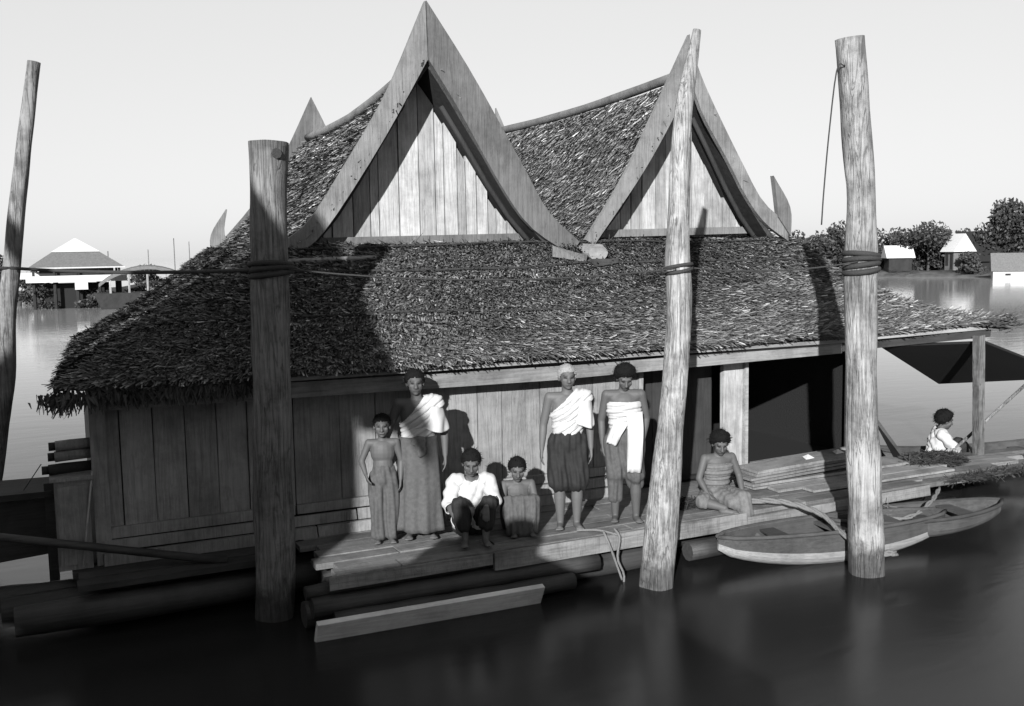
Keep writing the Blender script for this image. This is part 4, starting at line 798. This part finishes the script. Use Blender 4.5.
def skirt(name, o, c0, z_top, z_bot, r_top, r_bot, mat, folds=11, amp=0.05, ell_=0.78, hem=0.0, shift=(0, 0), seed=0):
    n, m = 72, 22; V, F = [], []
    for j in range(m):
        t = j/(m-1); z = z_top+(z_bot-z_top)*t; r = r_top+(r_bot-r_top)*t**0.8
        for k in range(n):
            a = 2*math.pi*k/n; f = 1+amp*t*(math.sin(folds*a+seed)+0.6*math.sin((folds*2-3)*a+seed*2.2+t*2))+0.25*amp*math.sin(5*a+t*9+seed); V.append((c0[0]+shift[0]*t+math.cos(a)*r*f, c0[1]+shift[1]*t+math.sin(a)*r*f*ell_, z+hem*t*math.sin(a*2+seed)))
    for j in range(m-1):
        for k in range(n): F.append((j*n+k, j*n+(k+1) % n, (j+1)*n+(k+1) % n, (j+1)*n+k))
    return garment(name, V, F, mat, o, 0.008, 0)
def pants(name, o, parts, mat, amp=0.01, seed=0, cut=None):
    V, F = remeshed(parts, 0.010, 4); N = vnormals(V, F); f = amp*(0.8*np.sin(V[:, 0]*120+V[:, 2]*9+seed+np.sin(V[:, 2]*11))+0.6*np.sin(V[:, 0]*70-V[:, 2]*14+seed*2)+0.5*np.sin(V[:, 1]*90+V[:, 2]*12)); V = V+N*f[:, None]
    me = bpy.data.meshes.new(name); me.from_pydata(V.tolist(), [], F); me.update(); me.polygons.foreach_set('use_smooth', [True]*len(me.polygons)); me.materials.append(MT[mat]); x = bpy.data.objects.new(name, me); COL.objects.link(x); x.parent = o; return x
def standing(k=1.0, armL=None, armR=None, stance=0.075, **kw):
    J = dict(pelvis=(0, 0.01, 0.80), waist=(0, 0.0, 0.95), chest=(0, 0.0, 1.10), neck=(0, 0.005, 1.255), head=(0, -0.012, 1.395), shl=(0.160, 0.0, 1.215), shr=(-0.160, 0.0, 1.215), ell=(0.205, 0.015, 0.965), elr=(-0.205, 0.015, 0.965),
             wrl=(0.215, -0.02, 0.745), wrr=(-0.215, -0.02, 0.745), hipl=(0.078, 0.01, 0.77), hipr=(-0.078, 0.01, 0.77), kneel=(stance+0.005, -0.01, 0.42), kneer=(-stance-0.005, -0.01, 0.42), ankl=(stance, 0.02, 0.075), ankr=(-stance, 0.02, 0.075), palml=(-1, 0.1, 0), palmr=(1, 0.1, 0), thumbl=1, thumbr=-1)
    J.update(kw); return {a: (tuple(x*k for x in b) if isinstance(b, tuple) and a[:4] not in ('palm', 'foot', 'hand') else b) for a, b in J.items()}
# --- old woman in white shoulder cloth and dark wrapped breeches
def leg_cloth(J, s, rk, top=0.97, drop=0.0):
    hl, hr, kl, kr = (Vector(J[k]) for k in ('hipl', 'hipr', 'kneel', 'kneer')); p = Vector(J['pelvis'])
    kl, kr = kl+Vector((0, 0, -drop)), kr+Vector((0, 0, -drop))
    return [ell(p+Vector((0, 0, 0.02*s)), (0.172*s, 0.135*s, 0.15*s)), rcone(hl, kl, 0.118*s, rk*s), rcone(hr, kr, 0.118*s, rk*s), rcone(p, (kl+kr)/2+Vector((0, 0, 0.10*s)), 0.11*s, 0.075*s), rcone(p+Vector((0, 0, 0.10*s)), p+Vector((0, 0, 0.15*s)), 0.132*s, 0.128*s, sq=0.8)]
J = standing(1.0, elr=(-0.215, 0.03, 0.965), wrr=(-0.235, 0.0, 0.745), ell=(0.20, 0.02, 0.97), wrl=(0.205, -0.03, 0.75))
o, V, F, J = person('white-haired old woman standing in a white shoulder cloth and dark knee breeches', (4.19, 7.83, DZ), -0.40, J, 1.0, 1.0, (0.05, 0, 0.1), 'skin_old', hair=('hairgrey', 'crop'))
sabai(o, V, F, J, 1.36, 1.06, 0.90, s=1.0); skirt('cloth_end', o, (0.135, -0.03), 1.19, 0.96, 0.075, 0.10, 'cwhite', 5, 0.08, 0.9, 0.02)
pants('wrapped_breeches', o, leg_cloth(J, 1.0, 0.105, drop=-0.03), 'cdark', 0.006, 1)
# --- young woman with chest wrap, looking down
J = standing(0.985, stance=0.085, head=(0.01, -0.045, 1.375), elr=(-0.205, 0.06, 0.965), wrr=(-0.20, 0.02, 0.75), ell=(0.215, 0.05, 0.975), wrl=(0.175, -0.03, 0.80), kneel=(0.10, -0.05, 0.42), ankl=(0.11, 0.0, 0.075), kneer=(-0.085, -0.02, 0.42))
o, V, F, J = person('young woman looking down, wrapped in a white chest cloth with a hanging end', (4.76, 7.80, DZ), -0.45, J, 0.98, 1.0, (0.48, 0, 0.05), hair=('hair', 'bushy'))
sabai(o, V, F, J, 1.135, 1.135, 0.86, name='chest_cloth', one=False, seed=2)
def strip(name, o, pts, w0, w1, mat, n=16, wave=0.012, nrm=(0, -1, 0)):
    C = cat(pts, n); V, F = [], []; m = 7; nv = Vector(nrm)
    for i, c in enumerate(C):
        d = Vector(C[min(i+1, n-1)]-C[max(i-1, 0)]).normalized(); sd = d.cross(nv).normalized(); w_ = w0+(w1-w0)*i/(n-1)
        for k in range(m): u = k/(m-1)-0.5; V.append(Vector(c)+sd*u*w_+nv*wave*math.sin(k*2.3+i*0.35))
    for i in range(n-1):
        for k in range(m-1): F.append((i*m+k, i*m+k+1, (i+1)*m+k+1, (i+1)*m+k))
    return garment(name, V, F, mat, o, 0.008, 0)
strip('hanging_cloth', o, [(0.08, -0.125, 1.05), (0.09, -0.155, 0.90), (0.085, -0.165, 0.70), (0.075, -0.15, 0.50)], 0.15, 0.13, 'cwhite'); strip('hanging_cloth', o, [(-0.02, -0.13, 0.98), (-0.08, -0.15, 0.88), (-0.13, -0.13, 0.76)], 0.12, 0.10, 'cwhite')
pants('wrapped_breeches', o, leg_cloth(J, 0.97, 0.095, drop=-0.05)+[rcone((-0.08, -0.02, 0.5), (-0.085, 0.0, 0.24), 0.085, 0.065), rcone((0.09, -0.04, 0.5), (0.10, -0.01, 0.36), 0.09, 0.075)], 'cmid', 0.006, 3)
# --- woman with long dark skirt
J = standing(1.0, elr=(-0.245, 0.04, 1.01), wrr=(-0.275, 0.0, 0.90), ell=(0.235, 0.04, 0.97), wrl=(0.235, 0.0, 0.74), head=(-0.015, -0.012, 1.395), stance=0.09)
o, V, F, J = person('woman in white shoulder cloth and long dark skirt standing beside the bare-chested boy', (2.90, 8.20, DZ), -0.30, J, 1.02, 1.0, (0.02, 0, 0.05))
sabai(o, V, F, J, 1.37, 1.02, 0.88, s=1.0, seed=3, off=0.018); skirt('cloth_end', o, (0.12, -0.01), 1.19, 0.98, 0.09, 0.15, 'cwhite', 4, 0.08, 0.8, 0.02)
skirt('long_skirt', o, (0, 0.0), 0.93, 0.10, 0.165, 0.225, 'cmid', 9, 0.07, 0.80, 0.01, seed=1); pants('waist_knot', o, [ell((0.0, -0.14, 0.90), (0.07, 0.035, 0.05)), ell((0.015, -0.16, 0.83), (0.045, 0.03, 0.07))], 'cmid2', 0.004)
# --- standing boy
J = standing(0.735, stance=0.075, ell=(0.215, 0.02, 0.98), elr=(-0.25, 0.0, 1.0), wrr=(-0.205, -0.10, 0.86), wrl=(0.20, -0.05, 0.77), head=(0.0, -0.012, 1.415))
o, V, F, J = person('bare-chested boy in long dark trousers standing left of the woman', (2.58, 8.22, DZ), -0.30, J, 0.76, 0.92, (0.03, 0, -0.05), hair=('hair', 'crop'), fat=0.96)
s_ = 0.735
pants('trousers', o, [ell((0, 0.0, 0.80*s_), (0.115, 0.088, 0.085))]+[rcone(J['hip'+S], J['knee'+S], 0.082, 0.066) for S in 'lr']+[rcone(J['knee'+S], Vector(J['ank'+S])+Vector((0, 0, 0.02)), 0.066, 0.062) for S in 'lr']+[rcone((0, 0, 0.84*s_), (0, 0, 0.88*s_), 0.10, 0.098, sq=0.8)], 'cmid', 0.006, 2)
# --- seated figures
def sitting(k=1.0, **kw):
    J = dict(pelvis=(0, 0.06, 0.11), waist=(0, 0.03, 0.26), chest=(0, -0.01, 0.41), neck=(0, -0.035, 0.565), head=(0, -0.075, 0.700), shl=(0.155, -0.025, 0.525), shr=(-0.155, -0.025, 0.525), ell=(0.20, -0.18, 0.36), elr=(-0.20, -0.18, 0.36), wrl=(0.11, -0.33, 0.40), wrr=(-0.11, -0.33, 0.40),
             hipl=(0.08, 0.03, 0.10), hipr=(-0.08, 0.03, 0.10), kneel=(0.13, -0.28, 0.37), kneer=(-0.13, -0.28, 0.37), ankl=(0.09, -0.32, 0.075), ankr=(-0.09, -0.32, 0.075), palml=(0, 0, -1), palmr=(0, 0, -1), handl=(-0.1, -0.6, -0.5), handr=(0.1, -0.6, -0.5))
    J.update(kw); return {a: (tuple(x*k for x in b) if isinstance(b, tuple) and a[:4] not in ('palm', 'foot', 'hand') else b) for a, b in J.items()}
J = sitting(0.97, wrr=(-0.16, -0.30, 0.24), handr=(0.2, -0.4, -0.8), elr=(-0.215, -0.10, 0.33), wrl=(0.10, -0.34, 0.36), handl=(-0.1, -0.5, -0.8))
o, V, F, J = person('seated boy in a loose white shirt with his forearm over his knee', (3.33, 8.05, DZ), -0.30, J, 0.92, 1.02, (0.30, 0, -0.1))
def shirt(o, V, F, J, s, zmin, mat, sleeve=0.5, neck_r=0.085):
    hd, nk = np.array(J['head']), np.array(J['neck'])
    def keep(A):
        k = (A[:, 2] > zmin) & (np.linalg.norm(A-hd, axis=1) > 0.15*s) & (np.linalg.norm(A-(nk+np.array([0, -0.03, 0.035])), axis=1) > neck_r*s)
        for S in 'lr':
            a, b = np.array(J['el'+S]), np.array(J['wr'+S]); k &= segd(A, a+(b-a)*sleeve, b+(b-a)*0.3) > 0.065*s; k &= np.linalg.norm(A-(b+np.array(J.get('hand'+S, (0, 0, -1)))*0.07), axis=1) > 0.12*s; k &= segd(A, J['knee'+S], J['ank'+S]) > 0.10*s; k &= segd(A, np.array(J['hip'+S])*0.5+np.array(J['knee'+S])*0.5, J['knee'+S]) > 0.105*s
        return k
    P, F2 = shell(V, F, keep, 0.018, lambda P: 0.007*np.sin(P[:, 2]*60+P[:, 0]*50)+0.005*np.sin(P[:, 0]*90-P[:, 2]*40)); return garment('shirt', P, F2, mat, o, 0.008, 3)
shirt(o, V, F, J, 0.92, 0.10, 'cwhite')
pants('shorts', o, [ell(J['pelvis'], (0.15, 0.12, 0.11))]+[rcone(J['hip'+S], Vector(J['hip'+S]).lerp(Vector(J['knee'+S]), 1.0), 0.098, 0.074) for S in 'lr']+[rcone(J['knee'+S], Vector(J['knee'+S]).lerp(Vector(J['ank'+S]), 0.6), 0.070, 0.072) for S in 'lr'], 'cdark', 0.005, 1)
J = sitting(0.80, ell=(0.19, -0.16, 0.30), elr=(-0.19, -0.16, 0.30), wrl=(0.12, -0.36, 0.22), wrr=(-0.12, -0.36, 0.22), head=(-0.01, -0.075, 0.70), handl=(-0.3, -0.3, -0.8), handr=(0.3, -0.3, -0.8))
o, V, F, J = person('small bare-shouldered girl squatting in a dark wrap right of the white-shirted boy', (3.80, 8.08, DZ), -0.30, J, 0.80, 0.95, (0.22, 0, -0.05), hair=('hair', 'short'))
k_ = 0.80
pants('wrap', o, [ell((0, 0.03*k_, 0.16*k_), (0.15, 0.13, 0.13)), ell((0, 0.0, 0.34*k_), (0.125, 0.092, 0.11)), rcone(Vector(J['hipl']), Vector(J['kneel']), 0.10, 0.072), rcone(Vector(J['hipr']), Vector(J['kneer']), 0.10, 0.072), rcone(J['kneel'], J['ankl'], 0.074, 0.075), rcone(J['kneer'], J['ankr'], 0.074, 0.075), rcone((Vector(J['kneel'])+Vector(J['kneer']))/2, (Vector(J['ankl'])+Vector(J['ankr']))/2, 0.075, 0.085)], 'cmid', 0.007, 5)
# --- girl sitting on the edge of the walkway at the right
J = sitting(0.90, kneel=(0.14, -0.36, 0.14), ankl=(0.20, -0.42, -0.18), kneer=(-0.26, -0.24, 0.10), ankr=(-0.08, -0.40, 0.06), ell=(0.235, -0.04, 0.32), wrl=(0.22, -0.17, 0.15), elr=(-0.23, -0.05, 0.31), wrr=(-0.18, -0.19, 0.16), head=(0.0, -0.085, 0.69), handl=(-0.1, -0.5, -0.5), handr=(0.5, -0.5, -0.4), footl=(0.4, -1, 0), footr=(0.8, -0.5, 0))
o, V, F, J = person('bushy-haired girl sitting on the walkway edge before the pale door post', (5.90, 7.92, DZ), -0.25, J, 0.92, 1.0, (0.35, 0, -0.15), hair=('hair', 'bushy'))
sabai(o, V, F, J, 0.425, 0.425, 0.20, 'cmid2', 'chest_cloth', 0.9, one=False, seed=4)
pants('lap_cloth', o, [ell((0, 0.02, 0.12), (0.165, 0.14, 0.10)), rcone(J['hipl'], J['kneel'], 0.098, 0.085), rcone(J['hipr'], J['kneer'], 0.095, 0.075), rcone((0.0, -0.10, 0.10), (0.05, -0.30, 0.09), 0.09, 0.08), rcone(J['kneel'], Vector(J['kneel']).lerp(Vector(J['ankl']), 0.45), 0.085, 0.075)], 'cmid2', 0.004, 2)
# --- paddler in the boat behind the raft
J = sitting(0.95, ell=(0.21, -0.20, 0.34), wrl=(0.05, -0.38, 0.36), elr=(-0.21, -0.20, 0.34), wrr=(-0.06, -0.36, 0.26), head=(0.0, -0.085, 0.70))
o, V, F, J = person('paddler in white shirt with dark wrapped hair sitting in the boat behind the raft', (10.12, 9.02, 0.06), 0.9, J, 1.0, 1.05, (0.25, 0, 0.3), hair=('hair', 'bushy'))
shirt(o, V, F, J, 0.95, 0.12, 'cwhite', 0.2); pants('trousers', o, [ell(J['pelvis'], (0.15, 0.12, 0.11))]+[rcone(J['hip'+S], J['knee'+S], 0.098, 0.08) for S in 'lr']+[rcone(J['knee'+S], J['ank'+S], 0.075, 0.06) for S in 'lr'], 'cdark', 0.005, 1)
pd = thing('paddle', 'long wooden paddle slanting up in the hands of the paddler', 'paddle', (10.3, 8.7, 0.4))
tube('shaft', [(10.10, 8.72, 0.42), (10.95, 8.42, 1.20)], 0.020, 'postd', pd, seg=8); beam('blade', (9.9, 8.79, 0.24), (10.12, 8.713, 0.44), (0, 1, 0.2), 0.13, 0.02, 'post', pd)
